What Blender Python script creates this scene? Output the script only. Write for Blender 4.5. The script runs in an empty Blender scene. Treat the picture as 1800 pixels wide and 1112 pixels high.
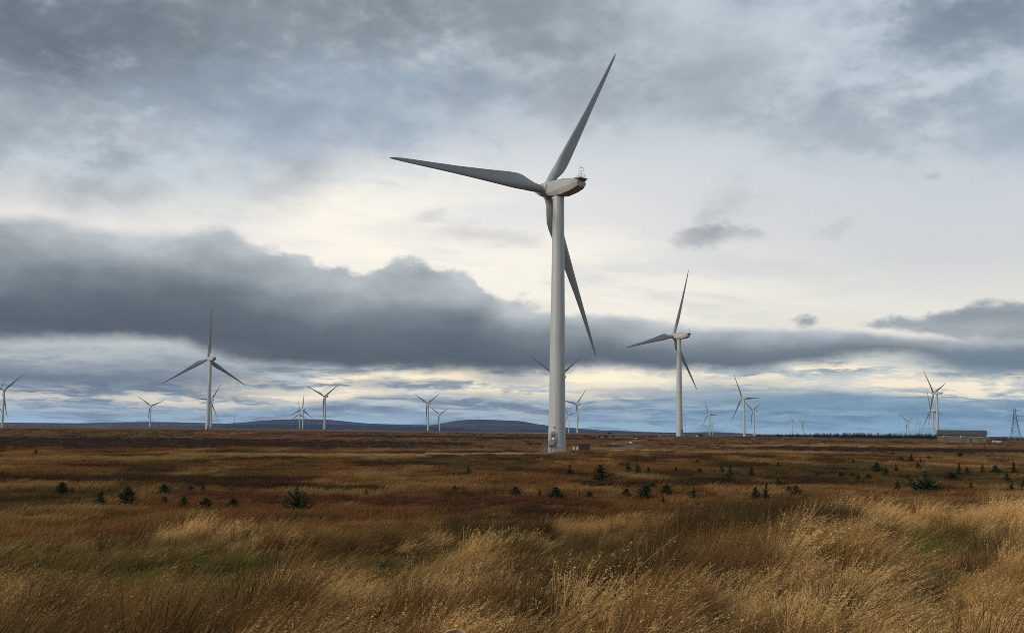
import bpy, bmesh, math, random
import numpy as np
from mathutils import Vector, Matrix
S = bpy.context.scene
C = S.collection
PI = math.pi
R = math.radians

# ------------------------------------------------------------------ camera (eye at the origin, looking along +Y)
FPX, HOR, ROLL = 1850.0, 750.0, 0.0115
PITCH = math.atan((HOR - 556) / FPX)
cp, sp, cr, sr = math.cos(PITCH), math.sin(PITCH), math.cos(ROLL), math.sin(ROLL)
right0, up0, fwd0 = Vector((1, 0, 0)), Vector((0, -sp, cp)), Vector((0, cp, sp))
camright, camup = cr * right0 + sr * up0, -sr * right0 + cr * up0
camd = bpy.data.cameras.new('camera')
camd.sensor_width = 36; camd.lens = FPX / 1800 * 36
camd.clip_start = 0.2; camd.clip_end = 60000
cam = bpy.data.objects.new('camera', camd); C.objects.link(cam)
cam.matrix_world = Matrix((camright, camup, -fwd0)).transposed().to_4x4()
S.camera = cam

def pixdir(px, py):                       # direction seen at a pixel of the 1800x1112 photograph
    a, b = px - 900, py - 556
    x, y = a * cr + b * sr, -a * sr + b * cr
    return (right0 * x - up0 * y + fwd0 * FPX).normalized()
def azel(px, py):
    d = pixdir(px, py)
    return math.atan2(d.x, d.y), math.asin(d.z)

S.view_settings.view_transform = 'Standard'
S.view_settings.look = 'None'
S.view_settings.exposure = 0.0
S.view_settings.gamma = 1.0
S.cycles.use_denoising = False
S.cycles.filter_width = 0.9
S.cycles.max_bounces = 8
S.cycles.volume_bounces = 0
S.cycles.transparent_max_bounces = 8

def lin(r, g, b):
    f = lambda c: (c / 255 / 12.92) if c / 255 <= 0.04045 else ((c / 255 + 0.055) / 1.055) ** 2.4
    return (f(r), f(g), f(b), 1.0)

# ------------------------------------------------------------------ sky: procedural clouds over a Nishita sky
SUN_AZ, SUN_EL = R(-118), R(24)           # azimuth from +Y towards +X
W = bpy.data.worlds.new('World'); S.world = W; W.use_nodes = True
nt = W.node_tree; nt.nodes.clear(); NL = nt.links

class E:                                  # a float or colour socket with arithmetic
    def __init__(s, sock): s.s = sock
    def __add__(a, b): return mt('ADD', a, b)
    def __radd__(a, b): return mt('ADD', b, a)
    def __sub__(a, b): return mt('SUBTRACT', a, b)
    def __rsub__(a, b): return mt('SUBTRACT', b, a)
    def __mul__(a, b): return mt('MULTIPLY', a, b)
    def __rmul__(a, b): return mt('MULTIPLY', b, a)
    def __truediv__(a, b): return mt('DIVIDE', a, b)
def put(v, inp):
    if isinstance(v, E): NL.new(v.s, inp)
    else: inp.default_value = v
def mt(op, a, b=None, clamp=False):
    n = nt.nodes.new('ShaderNodeMath'); n.operation = op; n.use_clamp = clamp
    put(a, n.inputs[0])
    if b is not None: put(b, n.inputs[1])
    return E(n.outputs[0])
def ss(x, lo, hi, a=0.0, b=1.0):          # smooth step from lo to hi
    n = nt.nodes.new('ShaderNodeMapRange'); n.interpolation_type = 'SMOOTHSTEP'
    put(x, n.inputs[0]); put(lo, n.inputs[1]); put(hi, n.inputs[2]); put(a, n.inputs[3]); put(b, n.inputs[4])
    return E(n.outputs[0])
def vec(x, y, z):
    n = nt.nodes.new('ShaderNodeCombineXYZ')
    put(x, n.inputs[0]); put(y, n.inputs[1]); put(z, n.inputs[2]); return E(n.outputs[0])
def noise(v, scale=1.0, detail=5, rough=0.55, dist=0.0):
    n = nt.nodes.new('ShaderNodeTexNoise'); n.inputs['Scale'].default_value = scale
    n.inputs['Detail'].default_value = detail; n.inputs['Roughness'].default_value = rough
    n.inputs['Distortion'].default_value = dist
    put(v, n.inputs['Vector']); return E(n.outputs['Fac'])
def mixc(f, a, b):
    n = nt.nodes.new('ShaderNodeMix'); n.data_type = 'RGBA'; n.clamp_factor = True
    put(f, n.inputs[0]); put(a, n.inputs[6]); put(b, n.inputs[7]); return E(n.outputs[2])
def ramp(x, stops):
    n = nt.nodes.new('ShaderNodeValToRGB'); cr_ = n.color_ramp
    while len(cr_.elements) < len(stops): cr_.elements.new(0.5)
    for e, (p_, c_) in zip(cr_.elements, stops): e.position = p_
    for e, (p_, c_) in zip(cr_.elements, stops): e.color = c_
    put(x, n.inputs[0]); return E(n.outputs[0])
def curve_az(pts):                        # elevation of an outline against azimuth, points given as pixels
    q = sorted(azel(*p_) for p_ in pts)
    n = nt.nodes.new('ShaderNodeFloatCurve'); cv = n.mapping.curves[0]
    n.mapping.use_clip = False
    P_ = [((a + 0.6) / 1.2, e / 0.45) for a, e in q]
    while len(cv.points) < len(P_): cv.points.new(0.5, 0.5)
    for c_, p_ in zip(cv.points, P_): c_.location = p_; c_.handle_type = 'AUTO'
    n.mapping.update(); NL.new(sxn.s, n.inputs['Value'])
    return E(n.outputs[0]) * 0.45

tc = nt.nodes.new('ShaderNodeTexCoord'); sep = nt.nodes.new('ShaderNodeSeparateXYZ')
NL.new(tc.outputs['Generated'], sep.inputs[0])
gx, gy, gz = (E(sep.outputs[i]) for i in range(3))
az = mt('ARCTAN2', gx, gy); el = mt('ARCSINE', gz)
sxn = mt('ADD', az / 1.2, 0.5, True)
# domain warp shared by the layers
wv = vec(az * 9.0, el * 16.0, 3.1)
w1 = noise(wv, 1.0, 6, 0.6) - 0.5
w2 = noise(vec(az * 9.0, el * 16.0, 9.7), 1.0, 6, 0.6) - 0.5
puffa = noise(vec(az * 15.0, el * 26.0, 5.0), 1.0, 3, 0.5)
puffb = noise(vec(az * 15.0 + 0.16, el * 26.0 - 0.42, 5.0), 1.0, 3, 0.5)
fine = noise(vec(az * 34.0, el * 60.0, 1.3), 1.0, 5, 0.6) - 0.5
puff = noise(vec(az * 22.0, el * 36.0, 5.0), 1.0, 6, 0.58) - 0.5

# clear band colours by elevation, one set for the left, a bluer set for the right
e01 = mt('DIVIDE', el + w1 * 0.006, 0.45, True)
Lb = ramp(e01, [(0.0, lin(176, 198, 210)), (0.012, lin(168, 190, 204)), (0.03, lin(148, 166, 179)), (0.075, lin(154, 166, 174)),
                (0.11, lin(186, 188, 184)), (0.2, lin(192, 195, 197)), (0.38, lin(219, 216, 211)), (0.52, lin(208, 209, 209)),
                (0.72, lin(172, 182, 191)), (1.0, lin(140, 152, 164))])
Rb = ramp(e01, [(0.0, lin(158, 184, 200)), (0.012, lin(150, 182, 200)), (0.035, lin(126, 158, 180)), (0.075, lin(136, 162, 178)),
                (0.12, lin(188, 192, 188)), (0.2, lin(218, 215, 205)), (0.34, lin(198, 200, 201)), (0.46, lin(193, 197, 201)),
                (0.7, lin(188, 197, 202)), (1.0, lin(150, 164, 176))])
col = mixc(ss(az, -0.12, 0.42), Lb, Rb)
# warm light in the bright gap above the bank
cg = ss(el, 0.06, 0.12) * ss(el + az * 0.28, 0.27, 0.14) * ss(az + w1 * 0.12, -0.42, -0.15) * ss(az, 0.5, 0.22)
cir = noise(vec(az * 6.0 + el * 8.0 + w1 * 0.6, el * 30.0, 2.2), 1.0, 5, 0.6)
col = mixc(cg * ss(cir, 0.35, 0.62) * 0.68, col, lin(236, 230, 217))
col = mixc(cg * ss(cir, 0.58, 0.8) * 0.25, col, lin(200, 203, 206))

# high veil of grey cloud over the upper left and the whole top
vb = curve_az([(-250, 330), (0, 345), (150, 372), (300, 378), (430, 372), (520, 345), (590, 300), (680, 262), (780, 225), (900, 198), (1050, 225),
               (1180, 205), (1320, 215), (1450, 285), (1560, 280), (1680, 255), (1800, 305), (2100, 300)])
vm = ss(el - vb + w1 * 0.07 + fine * 0.010, -0.035, 0.055)
vn = noise(vec(az * 6.5 + w2 * 0.5, el * 11.0, 7.4), 1.0, 6, 0.55)
vn2 = noise(vec(az * 16.0 + w1 * 0.8, el * 26.0, 11.4), 1.0, 4, 0.52)
vn2b = noise(vec(az * 16.0 + w1 * 0.8 + 0.15, el * 26.0 - 0.4, 11.4), 1.0, 4, 0.52)
vcol = mixc(ss(vn * 0.65 + vn2 * 0.35 + (vn2 - vn2b) * 0.22, 0.30, 0.69), lin(140, 147, 154), lin(190, 197, 202))
vcol = mixc(ss(az, 0.0, 0.35) * 0.6, vcol, mixc(ss(vn, 0.4, 0.6), lin(150, 162, 172), lin(198, 206, 212)))
col = mixc(vm * ss(az, 0.0, 0.3, 0.85, 0.6), col, vcol)
def blob(c, px, py, rx, ry, op, colr, warp=1.0, soft=0.55):
    a0, e0 = azel(px, py)
    dx = (az - a0 + w1 * 0.05 * warp + fine * 0.016 * warp) / (rx / 1889.0)
    dy = (el - e0 + w2 * 0.028 * warp + fine * 0.012 * warp) / (ry / 1889.0)
    d = mt('SQRT', dx * dx + dy * dy) + (puff * 1.3 + fine * 1.5) * min(warp, 1.5)
    return mixc(ss(d, 1.0 + soft, 1.0 - soft) * op, c, colr)
for b in [(250, 60, 420, 120, 0.5, lin(112, 122, 133)), (60, 90, 150, 130, 0.5, lin(96, 107, 119)), (330, 100, 130, 60, 0.35, lin(118, 124, 130)),
          (520, 45, 190, 70, 0.35, lin(128, 134, 138)), (560, 190, 260, 80, 0.5, lin(160, 176, 192)), (150, 250, 240, 70, 0.35, lin(188, 197, 204)),
          (1045, 172, 120, 44, 0.62, lin(152, 158, 165)), (1285, 130, 90, 60, 0.5, lin(158, 164, 170)), (1500, 215, 130, 50, 0.6, lin(150, 160, 168)),
          (1710, 35, 150, 55, 0.65, lin(112, 126, 139)), (1620, 100, 160, 40, 0.3, lin(140, 154, 166)), (1760, 220, 70, 60, 0.45, lin(142, 158, 170)),
          (1290, 60, 150, 50, 0.3, lin(188, 198, 204)), (980, 60, 200, 50, 0.25, lin(150, 160, 166))]:
    col = blob(col, *b, warp=1.4, soft=0.8)
for b in [(1232, 406, 40, 15, 0.55, lin(146, 152, 158)), (1290, 402, 48, 14, 0.5, lin(150, 156, 162)), (1330, 404, 30, 8, 0.4, lin(160, 166, 170)), (1250, 372, 26, 16, 0.35, lin(165, 170, 174)), (1275, 350, 40, 30, 0.25, lin(165, 170, 174)), (855, 420, 62, 14, 0.4, lin(176, 176, 176)), (758, 384, 26, 10, 0.35, lin(182, 181, 180)),
          (1410, 564, 15, 8, 0.75, lin(140, 148, 154)), (1640, 312, 12, 7, 0.4, lin(150, 160, 168)), (1460, 395, 20, 10, 0.3, lin(170, 178, 184)), (915, 532, 30, 10, 0.6, lin(152, 156, 162))]:
    col = blob(col, *b, warp=1.6, soft=0.9)

# thin layered streaks between the bank and the horizon
st = noise(vec(az * 8.0 + w1 * 0.3, el * 130.0, 0.7), 1.0, 6, 0.6)
st2 = noise(vec(az * 14.0, el * 90.0 + w2 * 1.2, 4.9), 1.0, 6, 0.62)
low = ss(el, 0.075, 0.05)
st3 = noise(vec(az * 26.0 + w1 * 0.6, el * 210.0 + w2 * 1.5, 14.4), 1.0, 5, 0.6)
col = mixc(low * ss(st2 * 0.7 + st3 * 0.3, 0.46, 0.60) * 0.75 * ss(az, 0.5, 0.0, 0.7, 1.0), col, mixc(ss(az, -0.1, 0.3), lin(124, 135, 147), lin(114, 138, 156)))
col = mixc(low * ss(el, 0.0, 0.010) * ss(st * 0.7 + st3 * 0.3, 0.49, 0.60) * ss(az, 0.35, -0.1, 0.6, 0.85), col, mixc(ss(az, -0.1, 0.3), lin(194, 200, 202), lin(170, 190, 200)))
sc1 = noise(vec(az * 26.0 + w1 * 0.8, el * 120.0 + w2 * 1.2, 21.0), 1.0, 5, 0.55)
sc2 = noise(vec(az * 26.0 + w1 * 0.8 + 0.1, el * 120.0 + w2 * 1.2 + 0.55, 21.0), 1.0, 5, 0.55)
rel = sc1 - sc2
col = mixc(low * ss(el, 0.004, 0.016) * ss(rel, 0.02, 0.20) * 0.55, col, mixc(ss(az, -0.1, 0.35), lin(206, 208, 206), lin(178, 194, 202)))
col = mixc(low * ss(el, 0.004, 0.016) * ss(rel, -0.02, -0.20) * 0.55, col, mixc(ss(az, -0.1, 0.35), lin(116, 128, 141), lin(104, 130, 150)))
# cream breaks: a band just under the bank, stronger in the middle
gb = curve_az([(-200, 690), (0, 694), (150, 690), (330, 694), (430, 690), (560, 682), (700, 668), (830, 672), (950, 676), (1080, 684), (1180, 676), (1260, 668),
               (1350, 672), (1450, 660), (1560, 668), (1650, 682), (1760, 678), (2000, 672)])
gh = mt('ABSOLUTE', el - gb + w2 * 0.008)
gm = ss(gh, 0.020, 0.004) * ss(st2 * 0.5 + st * 0.3 + sc1 * 0.2 + fine * 0.15, 0.53, 0.46)
gw = ss(az, -0.5, -0.2, 0.5, 1.0)
col = mixc(gm * gw * 0.88, col, lin(243, 230, 205))
for b in [(1100, 672, 150, 22, 0.8, lin(244, 232, 208)), (1600, 672, 190, 16, 0.7, lin(232, 222, 205)), (520, 690, 130, 9, 0.7, lin(244, 231, 206)),
          (820, 664, 180, 7, 0.85, lin(246, 232, 205)), (1290, 690, 150, 22, 0.6, lin(160, 172, 180)), (900, 668, 70, 10, 0.6, lin(140, 152, 164)), (1120, 694, 120, 10, 0.55, lin(160, 170, 178)),
          (1560, 712, 200, 14, 0.55, lin(140, 162, 178)), (1370, 706, 130, 12, 0.6, lin(128, 152, 172)), (700, 676, 90, 8, 0.6, lin(146, 156, 166)), (1290, 742, 60, 0.5, 0.0, lin(128, 152, 172))]:
    col = blob(col, *b, warp=0.55, soft=0.75)
# the dark strip low on the left
for b in [(150, 668, 250, 18, 0.85, lin(104, 119, 136)), (60, 622, 420, 16, 0.6, lin(166, 174, 179)), (330, 650, 160, 14, 0.5, lin(128, 138, 150)), (120, 648, 200, 10, 0.5, lin(150, 158, 166))]:
    col = blob(col, *b, warp=0.5, soft=0.8)

# the long dark bank
bt = curve_az([(-260, 360), (0, 372), (70, 374), (160, 392), (300, 402), (390, 392), (440, 418), (520, 446), (590, 470), (640, 474), (700, 458), (760, 462), (810, 480),
               (860, 512), (905, 536), (960, 546), (1040, 552), (1120, 556), (1200, 571), (1330, 577), (1460, 578), (1560, 586), (1660, 592), (1800, 588), (2100, 590)])
bb = curve_az([(-260, 596), (0, 600), (120, 600), (210, 598), (300, 606), (390, 628), (470, 645), (560, 650), (700, 655), (800, 656), (900, 660), (980, 658), (1060, 644),
               (1150, 656), (1250, 654), (1320, 658), (1420, 642), (1500, 634), (1600, 628), (1700, 652), (1800, 662), (2100, 660)])
tb = (el - bb) / (bt - bb)
edge = (puff * 0.017 + fine * 0.030) * ss(az, -0.30, -0.2, 0.35, 1.0) * ss(az, 0.12, 0.02, 0.3, 1.0)
tm = ss(bt - el + edge, -0.003, ss(az, -0.30, -0.2, 0.013, 0.0055))
bm_ = ss(el - bb + puff * 0.014 + fine * 0.006, -0.004, 0.011)
bn = noise(vec(az * 7.0 + w1 * 0.8, el * 26.0, 8.8), 1.0, 5, 0.5)
relief = (puffa - puffb)
tt = mt('ADD', tb + (bn - 0.5) * 0.42 + relief * ss(tb, 0.15, 0.8, 0.10, 0.5), 0.0, True)
bl = ramp(tt, [(0.0, lin(108, 115, 123)), (0.14, lin(93, 101, 110)), (0.36, lin(105, 113, 121)), (0.58, lin(132, 140, 146)), (0.82, lin(163, 169, 173)), (1.0, lin(184, 188, 191))])
br = ramp(tt, [(0.0, lin(132, 141, 151)), (0.2, lin(112, 121, 132)), (0.45, lin(124, 132, 141)), (0.75, lin(156, 163, 169)), (1.0, lin(182, 187, 191))])
bcol = mixc(ss(az, -0.02, 0.3), bl, br)
col = mixc(tm * bm_ * ss(az, 0.5, 0.3, 0.85, 0.97), col, bcol)
# separate dark cloud by the right edge
a0, e0 = azel(1800, 563)
dx = (az - a0) / 0.128; dy = (el - e0 + w2 * 0.014 + puff * 0.012) / ss(az, 0.32, 0.45, 0.006, 0.016)
col = mixc(ss(mt('SQRT', dx * dx + dy * dy) + puff * 0.9 + fine * 0.9, 1.22, 0.72) * 0.9, col, mixc(ss(bn, 0.4, 0.62), lin(136, 146, 154), lin(160, 167, 172)))
col = blob(col, 1760, 628, 120, 16, 0.75, lin(118, 134, 148), 0.6, 0.6)

# extra sky glow added behind and left of the viewer to light the scene
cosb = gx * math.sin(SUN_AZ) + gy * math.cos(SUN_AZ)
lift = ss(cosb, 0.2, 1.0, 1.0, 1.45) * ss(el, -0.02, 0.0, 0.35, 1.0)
sky = nt.nodes.new('ShaderNodeTexSky'); sky.sky_type = 'NISHITA'; sky.sun_disc = False
sky.sun_elevation = SUN_EL; sky.sun_rotation = SUN_AZ; sky.altitude = 100; sky.dust_density = 2.0
SKYS = 0.08
gm_ = nt.nodes.new('ShaderNodeGamma'); gm_.inputs[1].default_value = 1.32; NL.new(col.s, gm_.inputs[0]); col = E(gm_.outputs[0])
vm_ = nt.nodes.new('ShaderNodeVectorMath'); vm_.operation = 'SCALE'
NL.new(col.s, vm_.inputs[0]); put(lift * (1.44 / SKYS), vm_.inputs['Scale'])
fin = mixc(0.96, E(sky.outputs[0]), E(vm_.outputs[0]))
bg = nt.nodes.new('ShaderNodeBackground'); bg.inputs[1].default_value = SKYS
wo = nt.nodes.new('ShaderNodeOutputWorld')
NL.new(fin.s, bg.inputs[0]); NL.new(bg.outputs[0], wo.inputs['Surface'])
W.cycles.sampling_method = 'MANUAL'; W.cycles.sample_map_resolution = 1024

sd = bpy.data.lights.new('sun', 'SUN'); sd.energy = 2.3; sd.angle = R(8); sd.color = (1.0, 0.9, 0.76)
sun = bpy.data.objects.new('sun', sd); C.objects.link(sun)
sv = Vector((math.cos(SUN_EL) * math.sin(SUN_AZ), math.cos(SUN_EL) * math.cos(SUN_AZ), math.sin(SUN_EL)))
sun.rotation_euler = sv.to_track_quat('Z', 'Y').to_euler()
sun.location = sv * 500

# ------------------------------------------------------------------ helpers
rng = np.random.default_rng(7); random.seed(7)
def _h(ix, iy, s):
    n = (ix.astype(np.int64) * 374761393 + iy.astype(np.int64) * 668265263 + s * 974711) & 0xffffffff
    n = ((n ^ (n >> 13)) * 1274126177) & 0xffffffff
    n = ((n ^ (n >> 16)) * 2246822519) & 0xffffffff
    return ((n ^ (n >> 15)) & 0xffffff) / float(0xffffff)
def vnoise(x, y, s=0):
    ix, iy = np.floor(x), np.floor(y); fx, fy = x - ix, y - iy
    fx, fy = fx * fx * (3 - 2 * fx), fy * fy * (3 - 2 * fy)
    a, b, c, d = _h(ix, iy, s), _h(ix + 1, iy, s), _h(ix, iy + 1, s), _h(ix + 1, iy + 1, s)
    return (a * (1 - fx) + b * fx) * (1 - fy) + (c * (1 - fx) + d * fx) * fy
def fbm(x, y, s=0, o=4):
    t, a, k = 0, 0.5, 0
    for i in range(o): t = t + a * vnoise(x * 2 ** i + 17.3 * i, y * 2 ** i - 9.1 * i, s + i); k += a; a *= 0.55
    return t / k
def sst(x, a, b):
    t = np.clip((np.asarray(x, float) - a) / (b - a), 0, 1); return t * t * (3 - 2 * t)

def tag(o, label=None, cat=None, group=None, kind=None):
    if label: o['label'] = label
    if cat: o['category'] = cat
    if group: o['group'] = group
    if kind: o['kind'] = kind
    return o
def meshobj(name, bm, mats, parent=None, smooth=None):
    me = bpy.data.meshes.new(name); bm.to_mesh(me); bm.free()
    for m in (mats if isinstance(mats, (list, tuple)) else [mats]): me.materials.append(m)
    if smooth is not None: me.set_sharp_from_angle(angle=R(smooth))
    if smooth is not None:
        me.polygons.foreach_set('use_smooth', np.ones(len(me.polygons), bool))
    o = bpy.data.objects.new(name, me); C.objects.link(o)
    if parent: o.parent = parent
    return o
def npmesh(name, V, F, mats, cols=None, link=True, parent=None, smooth=False, mi=None):
    me = bpy.data.meshes.new(name)
    V = np.asarray(V, np.float32); F = np.asarray(F, np.int32); k = F.shape[1]
    me.vertices.add(len(V)); me.vertices.foreach_set('co', V.ravel())
    me.loops.add(F.size); me.loops.foreach_set('vertex_index', F.ravel())
    me.polygons.add(len(F)); me.polygons.foreach_set('loop_start', np.arange(0, F.size, k, dtype=np.int32))
    for m in (mats if isinstance(mats, (list, tuple)) else [mats]): me.materials.append(m)
    if mi is not None: me.polygons.foreach_set('material_index', np.asarray(mi, np.int32))
    if smooth: me.polygons.foreach_set('use_smooth', np.ones(len(F), bool))
    for nm, c in (cols or {}).items():
        a = me.color_attributes.new(nm, 'FLOAT_COLOR', 'POINT')
        c = np.asarray(c, np.float32)
        if c.shape[1] == 3: c = np.concatenate([c, np.ones((len(c), 1), np.float32)], 1)
        a.data.foreach_set('color', c.ravel())
    me.update(); me.validate()
    o = bpy.data.objects.new(name, me)
    if link: C.objects.link(o)
    if parent: o.parent = parent
    return o
def empty(name, loc=(0, 0, 0), rz=0.0, parent=None):
    o = bpy.data.objects.new(name, None); C.objects.link(o)
    o.location = loc; o.rotation_euler = (0, 0, rz); o.empty_display_size = 0.5
    if parent: o.parent = parent
    return o
def dup(o, parent=None):
    c = o.copy(); C.objects.link(c)
    if parent: c.parent = parent
    for ch in list(o.children): dup(ch, c)
    return c
def box(bm, x0, x1, y0, y1, z0, z1, mi=0):
    v = [bm.verts.new((x, y, z)) for z in (z0, z1) for y in (y0, y1) for x in (x0, x1)]
    for q in ((0, 2, 3, 1), (4, 5, 7, 6), (0, 1, 5, 4), (2, 6, 7, 3), (0, 4, 6, 2), (1, 3, 7, 5)):
        bm.faces.new([v[i] for i in q]).material_index = mi
def bar(bm, p, q, r, n=6, r2=None):
    p, q = Vector(p), Vector(q); r2 = r if r2 is None else r2
    d = (q - p).normalized(); u = d.orthogonal().normalized(); w = d.cross(u)
    A = [bm.verts.new(p + (u * math.cos(2 * PI * i / n) + w * math.sin(2 * PI * i / n)) * r) for i in range(n)]
    B = [bm.verts.new(q + (u * math.cos(2 * PI * i / n) + w * math.sin(2 * PI * i / n)) * r2) for i in range(n)]
    for i in range(n): bm.faces.new((A[i], A[(i + 1) % n], B[(i + 1) % n], B[i]))
    bm.faces.new(A[::-1]); bm.faces.new(B)
def loft(bm, rings, cap=True):
    Vs = [[bm.verts.new(p) for p in r] for r in rings]; n = len(rings[0])
    for a, b in zip(Vs, Vs[1:]):
        for i in range(n): bm.faces.new((a[i], a[(i + 1) % n], b[(i + 1) % n], b[i]))
    if cap: bm.faces.new(Vs[0][::-1]); bm.faces.new(Vs[-1])
    return Vs

# materials
class MT:
    def __init__(s, name):
        s.m = bpy.data.materials.new(name); s.m.use_nodes = True; s.t = s.m.node_tree
        s.p = s.t.nodes['Principled BSDF']; s.out = s.t.nodes['Material Output']
    def n(s, typ, **kw):
        x = s.t.nodes.new(typ)
        for k, v in kw.items(): setattr(x, k, v)
        return x
    def l(s, a, b): s.t.links.new(a, b)
    def noise(s, scale, detail=4, rough=0.6, coord='Object', sc=(1, 1, 1)):
        t = s.n('ShaderNodeTexCoord'); mp = s.n('ShaderNodeMapping'); mp.inputs['Scale'].default_value = sc
        x = s.n('ShaderNodeTexNoise'); x.inputs['Scale'].default_value = scale
        x.inputs['Detail'].default_value = detail; x.inputs['Roughness'].default_value = rough
        s.l(t.outputs[coord], mp.inputs[0]); s.l(mp.outputs[0], x.inputs['Vector']); return x.outputs['Fac']
    def ramp(s, f, stops):
        r = s.n('ShaderNodeValToRGB'); e = r.color_ramp.elements
        while len(e) < len(stops): e.new(0.5)
        for k, (p_, c_) in zip(e, stops): k.position = p_
        for k, (p_, c_) in zip(e, stops): k.color = (*c_[:3], 1)
        s.l(f, r.inputs[0]); return r.outputs[0]
    def mix(s, f, a, b, mode='MIX'):
        x = s.n('ShaderNodeMix', data_type='RGBA', blend_type=mode)
        for v, i in ((f, 0), (a, 6), (b, 7)):
            if hasattr(v, 'is_output'): s.l(v, x.inputs[i])
            else: x.inputs[i].default_value = v if i == 0 else (*v[:3], 1)
        return x.outputs[2]
    def attr(s, name, typ='GEOMETRY'):
        a = s.n('ShaderNodeAttribute', attribute_name=name, attribute_type=typ); return a
def simple(name, c, c2=None, rough=0.6, metal=0.0, scale=3.0, bump=0.0, sc=(1, 1, 1)):
    M = MT(name); M.p.inputs['Roughness'].default_value = rough; M.p.inputs['Metallic'].default_value = metal
    c2 = c2 or tuple(k * 0.8 for k in c)
    f = M.noise(scale, 5, 0.65, sc=sc)
    M.l(M.ramp(f, [(0.35, c), (0.68, c2)]), M.p.inputs['Base Color'])
    if bump:
        b = M.n('ShaderNodeBump'); b.inputs['Strength'].default_value = bump
        M.l(f, b.inputs['Height']); M.l(b.outputs[0], M.p.inputs['Normal'])
    return M.m
paint = simple('turbine_paint', (0.41, 0.42, 0.415), (0.315, 0.325, 0.31), 0.42, scale=2.2, sc=(1, 1, 0.06))
bladep = simple('blade_paint', (0.285, 0.297, 0.302), (0.24, 0.252, 0.258), 0.42, scale=0.5)
nacp = simple('nacelle_paint', (0.35, 0.347, 0.325), (0.28, 0.277, 0.255), 0.5, scale=0.9, sc=(1, 0.3, 1.5))
darkm = simple('dark_metal', (0.03, 0.032, 0.036), rough=0.5)
steel = simple('galvanised_steel', (0.15, 0.155, 0.16), (0.10, 0.105, 0.11), 0.6, 0.2, 8)
doorm = simple('door_grey', (0.16, 0.165, 0.17), (0.125, 0.13, 0.135), 0.5, scale=4)
redm = simple('red_plastic', (0.10, 0.022, 0.018), rough=0.5)
whitem = simple('pale_sign', (0.72, 0.70, 0.62), rough=0.5)

# ------------------------------------------------------------------ terrain (height relative to the eye)
TURB = [  # x, y, z of base, yaw, phase
    ('T1', 10.4, 238, -5.36, 41.8, 29.8), ('T2', 100.6, 631, -4.55, 44.5, 16.9), ('T3', -253.6, 886, -6.13, 42.6, 119.4), ('T4', -652.2, 2301, -9.35, 46.1, 33.0),
    ('T5', -967.1, 2838, -15.24, 33.3, 65.7), ('T6', -812.9, 1692, -10.32, 42.1, 47.9), ('T8', -530.2, 2697, -21.5, 45.2, 3.1), ('T9', -635.7, 3185, -29.7, 46, 113.5),
    ('T10', -345.7, 1965, -7.72, 46.3, 54.3), ('T11', -181.6, 2322, -11.09, 45.2, 56.9), ('T12', -213.8, 3179, -24.9, 36.6, 61.3), ('T13', 50.2, 1086, -8.59, 42.3, 56.8),
    ('T14', 140.3, 2228, -11.0, 40.5, 40.9), ('T15', 239.0, 4347, -7.0, 41.0, 79.2), ('T16', 544.8, 2900, -19.2, 42.6, 93.6), ('T17', 988.4, 5186, -30.0, 38.9, 94.6),
    ('T18', 368.1, 1667, -10.5, 38.2, 89.1), ('T19', 565.2, 2456, -16.1, 42.9, 61.1), ('T20', 1577, 5930, -1.8, 41.0, 113.3), ('T21', 1312.5, 4742, -29.5, 45.0, 50.7),
    ('T22', 546.1, 1353, -10.8, 45.6, 70.4), ('T23', 761, 1905, -22.4, 40.3, 96.7), ('T24', 1263.9, 3362, -30, 38, 60.8), ('T25', 2453.3, 6356, -2.9, 41.5, 100.0)]
for nm, k in (('T20', 0.8), ('T25', 0.78), ('T15', 0.85)):
    i = [t[0] for t in TURB].index(nm); t = TURB[i]
    TURB[i] = (nm, t[1] * k, t[2] * k, (t[3] + 60.8) * k - 60.8, t[4], t[5])
d7 = pixdir(-9, 697); k = 2230 / d7.y
TURB.append(('T7', d7.x * k, d7.y * k, d7.z * k - 60.8, 42, 30.0))
GD = np.log([3, 6, 10, 14, 20, 26, 30, 36, 48, 60, 80, 150, 238, 400, 631, 886, 1086, 1353, 1700, 2000, 2300, 2700, 3200, 4000, 6000, 16000])
GZ = [-1.6, -1.75, -2.1, -2.4, -2.7, -2.9, -3.2, -3.95, -5.1, -5.5, -5.65, -5.55, -5.36, -4.9, -4.55, -6.0, -8.2, -10.4, -10.5, -9.4, -10.5, -17, -26, -32, -36, -60]
TL = np.array([(math.log(math.hypot(t[1], t[2])), math.atan2(t[1], t[2]), t[3]) for t in TURB])
TR = TL[:, 2] - np.interp(TL[:, 0], GD, GZ)
def ter(x, y, bumps=True):
    x, y = np.broadcast_arrays(np.asarray(x, float), np.asarray(y, float)); sh = x.shape; x, y = x.ravel(), y.ravel()
    d = np.maximum(np.hypot(x, y), 1.0); a = np.arctan2(x, y); L = np.log(d)
    z = np.interp(L, GD, GZ)
    num = np.zeros_like(z); den = np.zeros_like(z)
    for (l, t, _), r in zip(TL, TR):
        w = np.exp(-((L - l) / 0.16) ** 2 - ((a - t) / 0.10) ** 2); num += w * r; den += w
    z += num / (den + 0.12)
    ramp_ = np.clip(0.055 * (x - 1.5), -0.30, 0.72) * sst(y, 6, 20) * (1 - sst(d, 33, 50))
    z += ramp_
    if bumps:
        z += (fbm(x / 5, y / 5, 3) - 0.5) * 0.55 * (1 - sst(d, 40, 70)) * sst(d, 5, 12)
        z += (fbm(x / 12, y / 7, 5) - 0.5) * 1.1 * sst(d, 45, 75) * (1 - sst(d, 120, 220))
        z += (fbm(x / 60, y / 22, 6) - 0.5) * 0.7 * sst(d, 120, 220) * (1 - sst(d, 900, 1500))
    return z.reshape(sh)
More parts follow.
